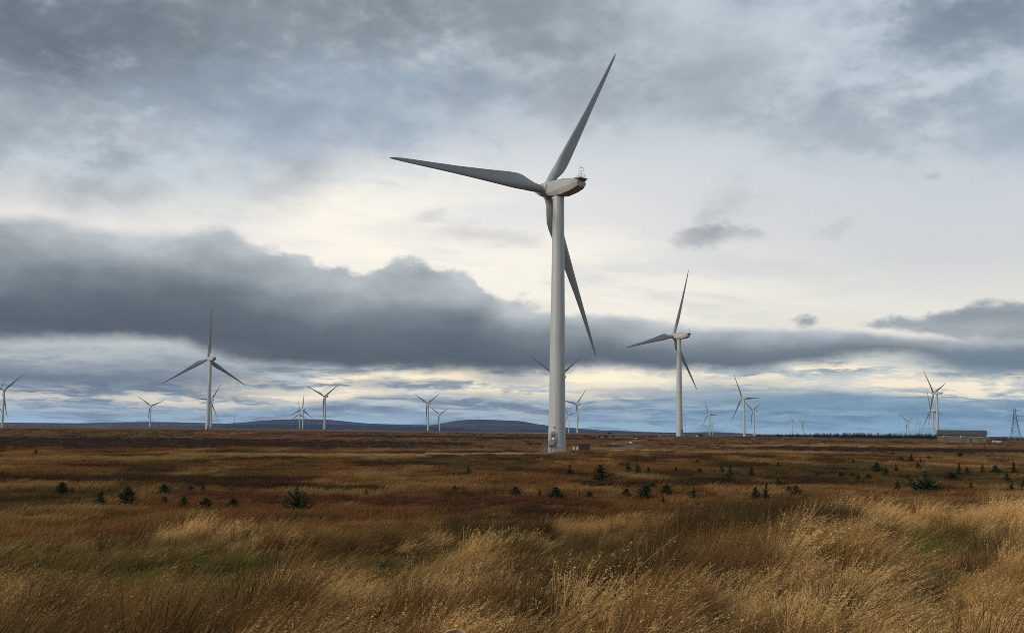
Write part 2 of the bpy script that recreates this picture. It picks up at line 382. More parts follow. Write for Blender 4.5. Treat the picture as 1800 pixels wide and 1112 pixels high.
def ground(px, py, dmin=55.0):           # where the sight line through a pixel meets the moor
    v = pixdir(px, py); dd = np.exp(np.linspace(math.log(dmin), math.log(9000), 3000))
    h = math.hypot(v.x, v.y); xs, ys = v.x / h * dd, v.y / h * dd
    zz = ter(xs, ys) - v.z / h * dd
    i = int(np.argmax(zz >= 0)) if (zz >= 0).any() else len(dd) - 1
    return float(xs[i]), float(ys[i]), float(ter(xs[i], ys[i])), float(dd[i])

az_g = np.concatenate([np.linspace(-PI, -0.85, 40)[:-1], np.linspace(-0.85, 0.85, 460), np.linspace(0.85, PI, 40)[1:-1]])
rg = np.exp(np.linspace(math.log(1.5), math.log(15000), 430))
AA, RR = np.meshgrid(az_g, rg)
X, Y = RR * np.sin(AA), RR * np.cos(AA)
Z = ter(X, Y)
# cover masks, placed on the ground by distance and bearing:   peat (dark), straw (pale), track, red
PX = 900 + FPX * np.tan(np.clip(AA, -1.2, 1.2))
PY = HOR + ROLL * (PX - 900) - FPX * Z / np.maximum(RR, 1) / np.cos(np.clip(AA, -1.2, 1.2))
LR = np.log(RR)
nz = fbm(AA / 0.09 + 40, LR / 0.16, 21) - 0.5
nf = fbm(AA / 0.016 + 90, LR / 0.05, 22) - 0.5
front = (np.abs(AA) < 0.9) & (RR > 60)
def band(x0, x1, pts, hw, soft=1.4):      # strip of ground cover following a line
    cx = np.interp(PX, [p[0] for p in pts], [p[1] for p in pts])
    e = np.abs(PY - cx + nz * 7 + nf * 4) / hw
    m = 1 - sst(e, 0.7, 0.7 + soft)
    return m * sst(PX + nz * 500, x0 - 220, x0 + 60) * (1 - sst(PX + nz * 500, x1 - 60, x1 + 220)) * front
peat = band(-200, 620, [(-200, 771), (0, 774), (300, 776), (620, 781)], 4.5)
peat = np.maximum(peat, 0.75 * band(-200, 330, [(-200, 782), (330, 785)], 2.5))
peat = np.maximum(peat, band(1480, 2100, [(1300, 788), (1480, 789), (1800, 793)], 2.6))
peat = np.maximum(peat, 0.7 * band(600, 1080, [(600, 766), (1080, 770)], 1.3))
peat = np.maximum(peat, 0.55 * band(-200, 560, [(0, 838), (300, 842), (560, 855)], 5))
peat = np.maximum(peat, 0.4 * band(1000, 1500, [(1000, 850), (1500, 850)], 3))
red = 0.8 * band(420, 1000, [(300, 870), (480, 874), (700, 878), (1010, 882)], 6)
straw = 0.8 * band(380, 660, [(380, 801), (660, 802)], 2.2)
straw = np.maximum(straw, 0.8 * band(1050, 1420, [(1050, 789), (1250, 792), (1420, 794)], 1.6))
straw = np.maximum(straw, 0.7 * band(-200, 300, [(-200, 806), (300, 805)], 2.0))
straw = np.maximum(straw, 0.6 * band(1250, 1600, [(1250, 783), (1600, 782)], 1.2))
straw = np.maximum(straw, sst(nz * 0.7 + nf * 0.8, 0.16, 0.32) * 0.5 * front)
grav = band(520, 960, [(520, 797), (740, 797.5), (960, 794)], 2.6, 0.5)
n_r, n_a = AA.shape
I = np.arange(n_r * n_a).reshape(n_r, n_a)
F = np.stack([I[:-1, :-1], I[:-1, 1:], I[1:, 1:], I[1:, :-1]], -1).reshape(-1, 4)
Fw = np.stack([I[:-1, -1], I[:-1, 0], I[1:, 0], I[1:, -1]], -1)
F = np.concatenate([F, Fw])
V = np.stack([X, Y, Z], -1).reshape(-1, 3)
cov = np.stack([peat, straw, red, grav], -1).reshape(-1, 4)

M = MT('moor_ground')
at = M.attr('cover'); sepc = M.n('ShaderNodeSeparateColor'); M.l(at.outputs['Color'], sepc.inputs[0])
f1 = M.noise(0.012, 8, 0.75); f2 = M.noise(0.10, 8, 0.75); f3 = M.noise(3.0, 5, 0.7)
base = M.ramp(f1, [(0.3, (0.045, 0.021, 0.008)), (0.5, (0.100, 0.044, 0.012)), (0.7, (0.165, 0.080, 0.022))])
base = M.mix(M.ramp(f2, [(0.42, (0, 0, 0)), (0.62, (0.75, 0.75, 0.75))]), base, (0.045, 0.020, 0.008))
base = M.mix(M.ramp(f3, [(0.5, (0, 0, 0)), (0.72, (0.6, 0.6, 0.6))]), base, (0.26, 0.135, 0.042))
base = M.mix(sepc.outputs[1], base, (0.36, 0.20, 0.075))
base = M.mix(sepc.outputs[2], base, M.ramp(f3, [(0.4, (0.055, 0.020, 0.010)), (0.65, (0.095, 0.036, 0.014))]))
base = M.mix(sepc.outputs[0], base, M.ramp(f2, [(0.4, (0.010, 0.006, 0.004)), (0.65, (0.035, 0.016, 0.008))]))
base = M.mix(at.outputs['Alpha'], base, M.ramp(f3, [(0.4, (0.19, 0.115, 0.065)), (0.65, (0.25, 0.165, 0.10))]))
base = M.mix(M.attr('soil').outputs['Fac'], base, M.ramp(f3, [(0.4, (0.022, 0.013, 0.006)), (0.65, (0.05, 0.03, 0.012))]))
M.l(base, M.p.inputs['Base Color']); M.p.inputs['Roughness'].default_value = 0.95
M.p.inputs['Specular IOR Level'].default_value = 0.1
bmp = M.n('ShaderNodeBump'); bmp.inputs['Strength'].default_value = 0.6; bmp.inputs['Distance'].default_value = 0.25
M.l(f2, bmp.inputs['Height']); M.l(bmp.outputs[0], M.p.inputs['Normal'])
gnd = npmesh('ground', V, F, M.m, {'cover': cov, 'soil': np.repeat((1 - sst(RR.ravel(), 38, 46))[:, None], 3, 1)}, smooth=True)
tag(gnd, kind='structure')

# winding gravel track towards the second turbine
trk = simple('track_gravel', (0.135, 0.088, 0.054), (0.10, 0.064, 0.038), 0.95, scale=1.2)
def path(name, pts, w):
    P_ = [Vector(ground(*p)[:2] + (0,)) for p in pts]
    Q = []
    for i in range(len(P_) - 1):
        a, b = P_[max(i - 1, 0)], P_[min(i + 2, len(P_) - 1)]
        for s in [q_ / 14 for q_ in range(14)]:
            p0, p1 = P_[i], P_[i + 1]; m0, m1 = (p1 - a) / 2, (b - p0) / 2
            Q.append((2 * s**3 - 3 * s**2 + 1) * p0 + (s**3 - 2 * s**2 + s) * m0 + (-2 * s**3 + 3 * s**2) * p1 + (s**3 - s**2) * m1)
    Vv, Ff = [], []
    for i, q in enumerate(Q):
        t = (Q[min(i + 1, len(Q) - 1)] - Q[max(i - 1, 0)]).normalized(); n = Vector((-t.y, t.x, 0))
        for k in range(5):
            r_ = q + n * w * (k / 2 - 1) * (1 + 0.15 * math.sin(i * 1.7 + k))
            Vv.append((r_.x, r_.y, float(ter(r_.x, r_.y)) + 0.12 - 0.05 * abs(k - 2) / 2))
        if i:
            for k in range(4): Ff.append((i * 5 + k - 5, i * 5 + k - 4, i * 5 + k + 1, i * 5 + k))
    return tag(npmesh(name, Vv, Ff, trk, smooth=True), kind='structure')
path('gravel_track', [(1010, 792), (1100, 786.5), (1112, 783), (1085, 780), (1120, 774.5), (1150, 771.5), (1190, 769)], 3.0)

# ------------------------------------------------------------------ far hills
def hillmat(name, a, b, c):
    M = MT(name)
    f1 = M.noise(0.0016, 5, 0.6, sc=(1, 1, 3)); f2 = M.noise(0.006, 5, 0.65)
    cc = M.ramp(f1, [(0.38, a), (0.5, b), (0.62, c)])
    cc = M.mix(M.ramp(f2, [(0.55, (0, 0, 0)), (0.6, (0.5, 0.5, 0.5))]), cc, (0.02, 0.025, 0.022))
    M.l(cc, M.p.inputs['Base Color']); M.p.inputs['Roughness'].default_value = 1; M.p.inputs['Specular IOR Level'].default_value = 0
    return M.m
hm1 = hillmat('heather_hill', (0.014, 0.017, 0.019), (0.062, 0.044, 0.044), (0.025, 0.025, 0.028))
hm2 = hillmat('forest_hill', (0.006, 0.011, 0.014), (0.010, 0.016, 0.019), (0.018, 0.025, 0.026))
def hill(name, pts, D, mat, zb=-60, rough=0.6, depth=900):
    q = [azel(*p) for p in pts]; A_ = np.linspace(q[0][0], q[-1][0], 150)
    E_ = np.interp(A_, [k_[0] for k_ in q], [k_[1] for k_ in q]); E_ = np.convolve(np.pad(E_, 4, 'edge'), np.ones(9) / 9, 'valid')
    H = np.tan(E_) * D + (fbm(A_ * 90, A_ * 0, 31) - 0.5) * rough * D * 0.0006
    S_ = np.linspace(-1, 1, 25); Vv = []
    for s in S_:
        d = D + s * depth
        prof = math.cos(s * PI / 2) ** 0.8 if abs(s) < 1 else 0
        z = zb + (H - zb) * prof + (fbm(A_ * 60, A_ * 0 + s * 4, 33) - 0.5) * 6 * (1 - prof)
        Vv.append(np.stack([d * np.sin(A_), d * np.cos(A_), z], -1))
    Vv = np.concatenate(Vv); n = len(A_); I = np.arange(len(Vv)).reshape(-1, n)
    F = np.stack([I[:-1, :-1], I[:-1, 1:], I[1:, 1:], I[1:, :-1]], -1).reshape(-1, 4)
    return tag(npmesh(name, Vv, F, mat, smooth=True), kind='structure')
hill('hill', [(-500, 742), (-200, 741), (0, 742), (60, 742.5), (140, 743.5), (220, 741.5), (275, 741), (330, 742), (400, 744), (470, 747), (560, 752)], 8600, hm1)
hill('hill', [(330, 752), (380, 746), (440, 740.5), (480, 737.6), (530, 736), (572, 736.5), (600, 739), (640, 743.5), (700, 745.5), (760, 746.5), (800, 750), (860, 756)], 8200, hm1)
hill('hill', [(690, 756), (740, 749), (775, 744), (805, 738.5), (830, 736.8), (880, 737.6), (915, 739.5), (945, 745), (975, 749), (1010, 752), (1060, 756), (1110, 762)], 8000, hm1)
hill('hill', [(860, 758), (900, 743.5), (918, 741.2), (935, 742.6), (960, 748), (1000, 753), (1040, 755.2), (1085, 756), (1130, 758.5), (1190, 760), (1260, 758.5), (1320, 762.0), (1360, 764.5), (1420, 768), (1500, 770)], 9000, hm1)
hill('forest_slope', [(330, 756), (352, 748.2), (420, 745.5), (470, 745), (560, 745.5), (640, 747.0), (720, 748.8), (790, 750.5), (850, 755.5), (900, 760)], 6800, hm2, depth=500)
hill('forest_slope', [(880, 762), (930, 753.5), (1000, 757), (1100, 759.5), (1200, 760.8), (1290, 761.5), (1340, 764.5), (1400, 768)], 7000, hm2, depth=500)

# ------------------------------------------------------------------ wind turbines
HUBH, RAD, OVER, TILT = 60.0, 43.5, 4.3, R(5)
def tower_r(z): return 1.98 - (1.98 - 1.27) * min(max(z / 58.4, 0), 1)
def circ(r, z, n=40): return [(r * math.cos(2 * PI * i / n), r * math.sin(2 * PI * i / n), z) for i in range(n)]
def make_tower(parent):
    bm = bmesh.new(); rings = []
    for z in (-6, -0.3, 0.0, 0.001): rings.append(circ(tower_r(0) + (0.10 if z < 0.0005 else 0), z))
    for zf in (19.5, 39.5):
        for dz, dr in ((-0.10, 0), (-0.08, 0.03), (0.08, 0.03), (0.10, 0)): rings.append(circ(tower_r(zf) + dr, zf + dz))
    rings.append(circ(tower_r(58.4), 58.2)); rings.append(circ(1.42, 58.21)); rings.append(circ(1.42, 58.75))
    loft(bm, rings)
    return meshobj('tower', bm, paint, parent, 40)
def make_nacelle(parent):
    # rear points along -Y, hub axis along +Y; sections are octagons with a crease that climbs to the rear
    bm = bmesh.new()
    secs = [  # y, half width top, z top, half width crease, z crease, half width bottom, z bottom
        (2.75, 1.05, 1.62, 1.58, -1.05, 1.25, -1.62), (2.3, 1.15, 1.75, 1.74, -1.20, 1.40, -1.74), (0.4, 1.25, 1.92, 1.88, -1.05, 1.50, -1.80),
        (-2.2, 1.28, 1.98, 1.92, -0.45, 1.52, -1.70), (-4.9, 1.25, 1.90, 1.86, 0.25, 1.48, -1.05), (-6.6, 1.20, 1.78, 1.75, 0.72, 1.38, -0.42), (-7.3, 1.05, 1.50, 1.45, 0.66, 1.15, 0.05)]
    rings = []
    for y, wt, zt, wc, zc, wb, zb in secs:
        r = [(wt * 0.55, zt), (wt, zt - 0.30), (wc, zc + 0.08), (wc, zc - 0.08), (wb, zb), (0, zb - 0.05), (-wb, zb), (-wc, zc - 0.08), (-wc, zc + 0.08), (-wt, zt - 0.30), (-wt * 0.55, zt)]
        rings.append([(a, y, b) for a, b in r])
    loft(bm, rings)
    ridge = bm.edges[:]
    o = meshobj('nacelle', bm, nacp, parent, 28)
    b2 = bmesh.new(); box(b2, -1.42, 1.42, -8.0, -6.2, 1.66, 1.80); box(b2, -1.25, 1.25, -7.9, -6.3, 1.80, 1.87)
    bmesh.ops.bevel(b2, geom=b2.edges[:], offset=0.05, segments=2, affect='EDGES')
    meshobj('cooling_ledge', b2, nacp, o, 30)
    b3 = bmesh.new(); box(b3, -1.15, 1.15, -7.65, -7.05, 1.30, 1.66)
    meshobj('air_outlet', b3, darkm, o)
    b4 = bmesh.new(); box(b4, -0.45, 0.45, -1.9, -1.0, 1.86, 2.10); bmesh.ops.bevel(b4, geom=b4.edges[:], offset=0.06, segments=2, affect='EDGES')
    meshobj('roof_hatch', b4, darkm, o)
    b5 = bmesh.new()
    for sx in (-1, 1):
        for sy in (-1, 1):
            bar(b5, (sx * 0.55, -7.15 + sy * 0.55, 1.7), (sx * 0.28, -7.15 + sy * 0.28, 4.1), 0.022)
    for z, w in ((2.2, 0.5), (2.9, 0.42), (3.5, 0.36)):
        for a, b in (((-w, -w), (w, -w)), ((w, -w), (w, w)), ((w, w), (-w, w)), ((-w, w), (-w, -w))):
            bar(b5, (a[0], -7.15 + a[1], z), (b[0], -7.15 + b[1], z), 0.016)
    for a, b in (((-0.5, -0.5), (0.42, -0.42)), ((0.5, 0.5), (-0.42, 0.42))): bar(b5, (a[0], -7.15 + a[1], 2.0), (b[0], -7.15 + b[1], 2.9), 0.012)
    w = 0.85
    for z in (2.35,):
        for a, b in (((-w, -w), (w, -w)), ((w, -w), (w, w)), ((w, w), (-w, w)), ((-w, w), (-w, -w))): bar(b5, (a[0], -7.15 + a[1] * .8, z), (b[0], -7.15 + b[1] * .8, z), 0.018)
    for a in ((-w, -w), (w, -w), (w, w), (-w, w)): bar(b5, (a[0], -7.15 + a[1] * .8, 1.7), (a[0], -7.15 + a[1] * .8, 2.35), 0.016)
    bar(b5, (-0.65, -7.15, 4.1), (0.65, -7.15, 4.1), 0.035)
    for x in (-0.6, 0.0, 0.6): bar(b5, (x, -7.15, 4.1), (x, -7.15, 4.75), 0.018); bar(b5, (x, -7.15, 4.0), (x, -7.15, 4.35), 0.06)
    meshobj('weather_mast', b5, darkm, o)
    return o
def make_hub(parent):
    bm = bmesh.new(); rings = []
    for y, r in ((-1.45, 1.50), (-1.3, 1.62), (0.6, 1.66), (1.4, 1.45), (2.3, 1.05), (3.1, 0.62), (3.7, 0.28), (3.95, 0.06)):
        rings.append([(r * math.cos(2 * PI * i / 28), y, -r * math.sin(2 * PI * i / 28)) for i in range(28)])
    loft(bm, rings)
    return meshobj('hub', bm, paint, parent, 35)
AF = [(1.0, 0.0), (0.85, 0.035), (0.65, 0.075), (0.45, 0.105), (0.3, 0.115), (0.18, 0.105), (0.08, 0.075), (0.02, 0.035), (0.0, 0.0), (0.02, -0.03), (0.08, -0.055), (0.18, -0.07), (0.3, -0.075), (0.45, -0.065), (0.65, -0.04), (0.85, -0.015)]
def make_blade(parent):
    # span along +Z, leading edge towards -X (seen from behind, i.e. from -Y), suction side towards -Y
    st_ = [(1.2, 1.9, 1.0, 14), (2.4, 1.9, 1.0, 14), (3.6, 2.15, 0.86, 14), (5.4, 2.95, 0.58, 13.5), (7.2, 3.6, 0.40, 12.5), (9.0, 3.8, 0.31, 11.5), (11.5, 3.6, 0.27, 10), (15, 3.1, 0.24, 8), (20, 2.5, 0.215, 6),
           (26, 1.85, 0.195, 4), (32, 1.4, 0.18, 2.5), (37, 1.05, 0.17, 1.2), (40.5, 0.78, 0.16, 0.5), (42.3, 0.55, 0.16, 0), (43.2, 0.28, 0.16, 0), (43.5, 0.08, 0.16, 0)]
    rings = []
    n = len(AF)
    for r, c, th, tw in st_:
        mixr = min(max((th - 0.45) / 0.5, 0), 1); ring = []
        t = R(tw - 2); ax = 0.5 * mixr + 0.30 * (1 - mixr)
        for i, (u, v) in enumerate(AF):
            cu, cv = 0.5 + 0.5 * math.cos(2 * PI * i / n), 0.5 * math.sin(2 * PI * i / n)
            x, y = (cu * mixr + u * (1 - mixr) - ax) * c, (cv * mixr + v * th / 0.19 * (1 - mixr)) * c
            bend = -0.0 + 1.2 * (r / RAD) ** 2
            ring.append((x * math.cos(t) + y * math.sin(t), -(y * math.cos(t) - x * math.sin(t)) + bend, r))
        rings.append(ring)
    bm = bmesh.new(); loft(bm, rings)
    bmesh.ops.recalc_face_normals(bm, faces=bm.faces[:])
    o = meshobj('blade', bm, bladep, parent, 60)
    b2 = bmesh.new(); loft(b2, [circ(r, z, 28) for r, z in ((0.98, 1.25), (1.08, 1.3), (1.08, 1.75), (0.98, 1.8))])
    meshobj('root_collar', b2, paint, o, 30)
    return o
def cylpatch(bm, a0, a1, z0, z1, off, th, oval=True, n=20, mi=0):
    """An oval plate on the tower wall; a = angle from -Y towards -X."""
    P0, P1 = [], []
    for k in range(n * 2):
        t = 2 * PI * k / (2 * n); u, v = math.cos(t), math.sin(t)
        if oval:
            s_ = 0.62; u2 = math.copysign(abs(u) ** 0.7, u); v2 = math.copysign(abs(v) ** 0.7, v)
        else: m_ = max(abs(u), abs(v)); u2, v2 = u / m_, v / m_
        a = (a0 + a1) / 2 + u2 * (a1 - a0) / 2; z = (z0 + z1) / 2 + v2 * (z1 - z0) / 2
        for lst, rr in ((P0, tower_r(z) + off), (P1, tower_r(z) + off + th)): lst.append((-math.sin(a) * rr, -math.cos(a) * rr, z))
    loft(bm, [P0, P1])
def make_access(parent, ang):
    """Raised oval door, lamp and a steel stair with handrails at the foot of the tower."""
    bm = bmesh.new(); cylpatch(bm, ang - 0.42, ang + 0.42, 1.25, 4.55, -0.05, 0.16)
    d = meshobj('door', bm, doorm, parent, 40)
    bm = bmesh.new(); cylpatch(bm, ang - 0.27, ang + 0.27, 1.65, 4.25, 0.08, 0.07); meshobj('door_leaf', bm, steel, d, 40)
    bm = bmesh.new(); cylpatch(bm, ang - 0.12, ang + 0.14, 2.75, 3.05, 0.14, 0.05, False); meshobj('sign', bm, whitem, d)
    bm = bmesh.new()
    for k in range(5): cylpatch(bm, ang - 0.15, ang + 0.15, 3.3 + k * 0.12, 3.36 + k * 0.12, 0.14, 0.03, False)
    meshobj('vent', bm, darkm, d)
    bm = bmesh.new(); cylpatch(bm, ang - 0.15, ang - 0.02, 5.25, 5.55, -0.02, 0.22); meshobj('marker_lamp', bm, redm, parent, 40)
    st = bmesh.new(); rl = bmesh.new(); w = 0.62; r0 = tower_r(1.5) - 0.02; T_ = 1.55
    # local stair frame: +y outward, +x to the left as seen facing the door
    box(st, -w, 1.65, r0 - 0.1, r0 + 1.15, T_ - 0.10, T_)
    xs_ = (0.45, 1.6); tx_ = 0.45                     # the flight also drifts to the left
    for s_ in xs_: bar(st, (s_, r0 + 1.12, T_), (s_ + tx_, r0 + 2.75, -0.25), 0.075)
    for k in range(7):
        f = (k + 0.7) / 7; yy = r0 + 1.12 + 1.63 * f; zz = T_ - 1.8 * f
        box(st, xs_[0] + 0.04 + tx_ * f, xs_[1] - 0.04 + tx_ * f, yy - 0.13, yy + 0.13, zz - 0.02, zz + 0.02)
    for s_ in (-w + 0.05, 1.6):
        for yy in (r0 + 0.5, r0 + 1.05): bar(st, (s_, yy, -0.3), (s_, yy, T_ - 0.04), 0.06)
    for s_ in (-w + 0.02, 1.63):
        for h in (0.55, 1.1): bar(rl, (s_, r0 - 0.1, T_ + h), (s_, r0 + 1.12, T_ + h), 0.045)
        for yy in (r0 + 0.1, r0 + 1.12): bar(rl, (s_, yy, T_), (s_, yy, T_ + 1.1), 0.045)
    for h in (0.55, 1.1): bar(rl, (-w, r0 + 1.12, T_ + h), (xs_[0], r0 + 1.12, T_ + h), 0.045)
    for s_ in xs_:
        for h in (0.55, 1.0): bar(rl, (s_, r0 + 1.12, T_ + h), (s_ + tx_, r0 + 2.75, -0.25 + h), 0.045)
        for f in (0.0, 0.5, 1.0): yy = r0 + 1.12 + 1.63 * f; zz = T_ - 1.8 * f; bar(rl, (s_ + tx_ * f, yy, zz), (s_ + tx_ * f, yy, zz + 1.0), 0.045)
    rot = Matrix.Rotation(PI - ang, 4, 'Z')
    for b in (st, rl): bmesh.ops.transform(b, matrix=rot, verts=b.verts[:])
    s = meshobj('stair', st, steel, parent); meshobj('handrail', rl, steel, s)
proto_blade = None
PRO = {}
def turbine(name, x, y, z, yaw, ph, label, access):
    root = empty('wind_turbine', (x, y, z))
    tag(root, label, 'wind turbine', 'wind turbines across the moor')
    view = math.atan2(x, y)
    if not PRO:
        PRO['tower'] = make_tower(root); PRO['nacelle'] = make_nacelle(root); PRO['hub'] = make_hub(root)
        PRO['blades'] = [make_blade(root)]
        for k in (1, 2): PRO['blades'].append(dup(PRO['blades'][0], root))
        parts = (PRO['tower'], PRO['nacelle'], PRO['hub'], PRO['blades'])
    else:
        parts = (dup(PRO['tower'], root), dup(PRO['nacelle'], root), dup(PRO['hub'], root), [dup(b, root) for b in PRO['blades']])
    for p in (parts[0], parts[1], parts[2], *parts[3]): p.parent = root
    a = R(yaw)
    head = Matrix.Rotation(a, 4, 'Z') @ Matrix.Rotation(TILT, 4, 'X')
    fr = Vector((-math.sin(a), math.cos(a), 0))
    hubp = Vector((0, 0, HUBH + 0.4)) + fr * OVER
    parts[1].matrix_local = Matrix.Translation((0, 0, HUBH + 0.05)) @ head
    parts[2].matrix_local = Matrix.Translation(hubp) @ head
    for k, b in enumerate(parts[3]):
        b.matrix_local = Matrix.Translation(hubp) @ head @ Matrix.Rotation(R(ph + 120 * k), 4, 'Y')
    if access is not None: make_access(root, access - view)
    return root
TLAB = {
    'T1': 'huge nearest white wind turbine with a steel stair and oval door at its foot',
    'T2': 'second largest turbine in view, right of the nearest one, small brown hut near its foot',
    'T3': 'largest turbine left of the nearest one, one blade pointing straight up',
    'T4': 'small far turbine half hidden behind the big tower on the left with its upright blade',
    'T5': 'small turbine standing alone on the left with two blades raised in a wide V',
    'T6': 'turbine at the very left edge, one long blade raised to the right',
    'T7': 'turbine mostly outside the left edge, only its blade tips show',
    'T8': 'taller of two overlapping turbines in front of the blue hill, one blade upright',
    'T9': 'shorter of two overlapping turbines in front of the blue hill, right behind its neighbour',
    'T10': 'turbine with two blades in a V, just right of the overlapping upright pair',
    'T11': 'taller of the pair left of the hill with a mast, blades in a V',
    'T12': 'shorter of the pair left of the hill with a mast, blades in a V',
    'T13': 'turbine hidden behind the nearest tower, two blades sticking out on both sides',
    'T14': 'taller of the two small turbines just right of the nearest tower',
    'T15': 'shorter of the two small turbines just right of the nearest tower',
    'T16': 'mid-sized turbine right of the brown hut with one blade level to the right',
    'T17': 'tiny far turbine tucked right behind the mid-sized one beside the brown hut',
    'T18': 'taller of the close pair right of the second largest turbine, one blade level',
    'T19': 'shorter of the close pair, blades in a V, right behind the taller one',
    'T20': 'faint tiny turbine above the dark wood, one blade upright, left of its twin',
    'T21': 'faint tiny turbine above the dark wood, blades in a narrow V, right of its twin',
    'T22': 'tall turbine rising behind the left end of the stone building',
    'T23': 'turbine overlapping the tower of the tall one behind the stone building',
    'T24': 'small turbine with blades in a V above the wood, left of the stone building',
    'T25': 'smallest turbine between the V bladed one and the stone building'}
for (nm, x, y, z, yaw, ph) in TURB:
    turbine(nm, x, y, z, yaw, ph, TLAB[nm], {'T1': R(28), 'T2': R(-35), 'T3': R(-35)}.get(nm))

# ------------------------------------------------------------------ transformer huts
ochre = simple('ochre_cladding', (0.16, 0.10, 0.03), (0.12, 0.075, 0.022), 0.7, scale=2)
brownp = simple('brown_cladding', (0.075, 0.045, 0.022), (0.055, 0.034, 0.018), 0.7, scale=2)
brownd = simple('brown_louvre', (0.020, 0.014, 0.010), (0.03, 0.02, 0.013), 0.6, scale=6, sc=(1, 1, 6))
cream = simple('cream_panel', (0.78, 0.70, 0.48), (0.66, 0.58, 0.38), 0.5, scale=3)
roofm = simple('flat_roof', (0.10, 0.07, 0.05), (0.075, 0.052, 0.04), 0.8, scale=2)
def kiosk(px, py, w, label):
    x, y, z, d = ground(px, py); v = math.atan2(x, y)
    r = empty('transformer_hut', (x, y, z), -v); tag(r, label, 'transformer hut', 'transformer huts by the turbines')
    bm = bmesh.new(); box(bm, -0.5, 2.2, -0.9, 0.9, -0.4, 1.62); meshobj('body', bm, brownp, r)
    bm = bmesh.new(); box(bm, -2.2, -0.503, -0.7, 0.9, -0.4, 1.5); meshobj('side_cabinet', bm, ochre, r)
    bm = bmesh.new(); box(bm, -2.35, 2.3, -1.02, 1.0, 1.623, 1.74); bmesh.ops.bevel(bm, geom=bm.edges[:], offset=0.02, affect='EDGES'); meshobj('roof', bm, roofm, r)
    for x0 in (-0.28, 0.9):
        bm = bmesh.new(); box(bm, x0, x0 + 1.05, -0.95, -0.903, 0.22, 1.5); dr = meshobj('door', bm, brownd, r)
        bm = bmesh.new()
        for k in range(9): box(bm, x0 + 0.08, x0 + 0.97, -0.985, -0.953, 0.36 + k * 0.12, 0.42 + k * 0.12)
        meshobj('louvre', bm, brownd, dr)
    for x0 in (-1.85, -1.0):
        bm = bmesh.new(); box(bm, x0, x0 + 0.34, -0.75, -0.703, 0.15, 0.85); bmesh.ops.bevel(bm, geom=bm.edges[:], offset=0.02, affect='EDGES'); meshobj('panel', bm, cream, r)
    return r
kiosk(1021, 791.6, 4.4, 'low brown hut with dark louvre doors right beside the foot of the nearest turbine')
kiosk(1229, 767.5, 4.4, 'tiny brown hut with pale panels right of the second largest turbine')

# ------------------------------------------------------------------ stone building on the right
stone = MT('rubble_stone')
br = stone.n('ShaderNodeTexBrick'); tcx = stone.n('ShaderNodeTexCoord')
br.inputs['Scale'].default_value = 1.0; br.inputs['Brick Width'].default_value = 0.7; br.inputs['Row Height'].default_value = 0.3; br.inputs['Mortar Size'].default_value = 0.02
br.inputs['Color1'].default_value = (0.145, 0.112, 0.068, 1); br.inputs['Color2'].default_value = (0.09, 0.074, 0.046, 1); br.inputs['Mortar'].default_value = (0.09, 0.08, 0.06, 1)
sx = stone.n('ShaderNodeSeparateXYZ'); cb = stone.n('ShaderNodeCombineXYZ'); stone.l(tcx.outputs['Object'], sx.inputs[0])
ad = stone.n('ShaderNodeMath', operation='ADD'); stone.l(sx.outputs[0], ad.inputs[0]); stone.l(sx.outputs[1], ad.inputs[1])
stone.l(ad.outputs[0], cb.inputs[0]); stone.l(sx.outputs[2], cb.inputs[1]); stone.l(cb.outputs[0], br.inputs['Vector'])
stone.l(stone.mix(0.35, br.outputs[0], stone.ramp(stone.noise(0.5, 5), [(0.3, (0.06, 0.054, 0.034)), (0.7, (0.16, 0.125, 0.08))])), stone.p.inputs['Base Color']); stone.p.inputs['Roughness'].default_value = 0.9
slate = simple('slate_roof', (0.045, 0.038, 0.042), (0.032, 0.028, 0.031), 0.7, scale=1.2, sc=(1, 4, 4))
greenp = simple('green_door', (0.05, 0.075, 0.05), (0.035, 0.055, 0.038), 0.6, scale=2)
bluep = simple('blue_door', (0.028, 0.036, 0.085), (0.02, 0.026, 0.06), 0.5, scale=2)
lintel = simple('stone_lintel', (0.24, 0.20, 0.14), (0.19, 0.155, 0.11), 0.85)
x, y, z, d = ground(1691, 777.7); v = math.atan2(x, y); bw = 88 / FPX * y / math.cos(v) * math.cos(v) / math.cos(v) * 0.985
sc_ = d / FPX
bl_ = empty('building', (x, y, z), -v - R(3)); tag(bl_, 'low stone building with a dark slate roof on the right', 'building')
hw = 88 * math.hypot(FPX, 791) / FPX * sc_ / 2 * 0.745; wh = 14.2 * sc_ * 0.88; rh = 7.6 * sc_ * 0.86; hd = 4.2
bm = bmesh.new()
A = [(-hw, -hd, -1), (hw, -hd, -1), (hw, hd, -1), (-hw, hd, -1)]
lo = [bm.verts.new(p) for p in A]; hi = [bm.verts.new((p[0], p[1], wh)) for p in A]
rd = [bm.verts.new((-hw, 0, wh + rh * 0.96)), bm.verts.new((hw, 0, wh + rh * 0.96))]
bm.faces.new((lo[0], lo[1], hi[1], hi[0])); bm.faces.new((lo[2], lo[3], hi[3], hi[2])); bm.faces.new((lo[1], lo[2], hi[2], rd[1], hi[1])); bm.faces.new((lo[3], lo[0], hi[0], rd[0], hi[3]))
meshobj('wall', bm, stone.m, bl_)
bm = bmesh.new(); t = 0.14; ov = 0.35
for s_ in (-1, 1):
    p = [(-hw - ov, s_ * (hd + ov), wh - 0.12), (hw + ov, s_ * (hd + ov), wh - 0.12), (hw + ov, 0, wh + rh), (-hw - ov, 0, wh + rh)]
    lo = [bm.verts.new(q) for q in p]; hi = [bm.verts.new((q[0], q[1], q[2] + t)) for q in p]
    bm.faces.new(lo); bm.faces.new(hi)
    for i in range(4): bm.faces.new((lo[i], lo[(i + 1) % 4], hi[(i + 1) % 4], hi[i]))
rf = meshobj('roof', bm, slate, bl_)
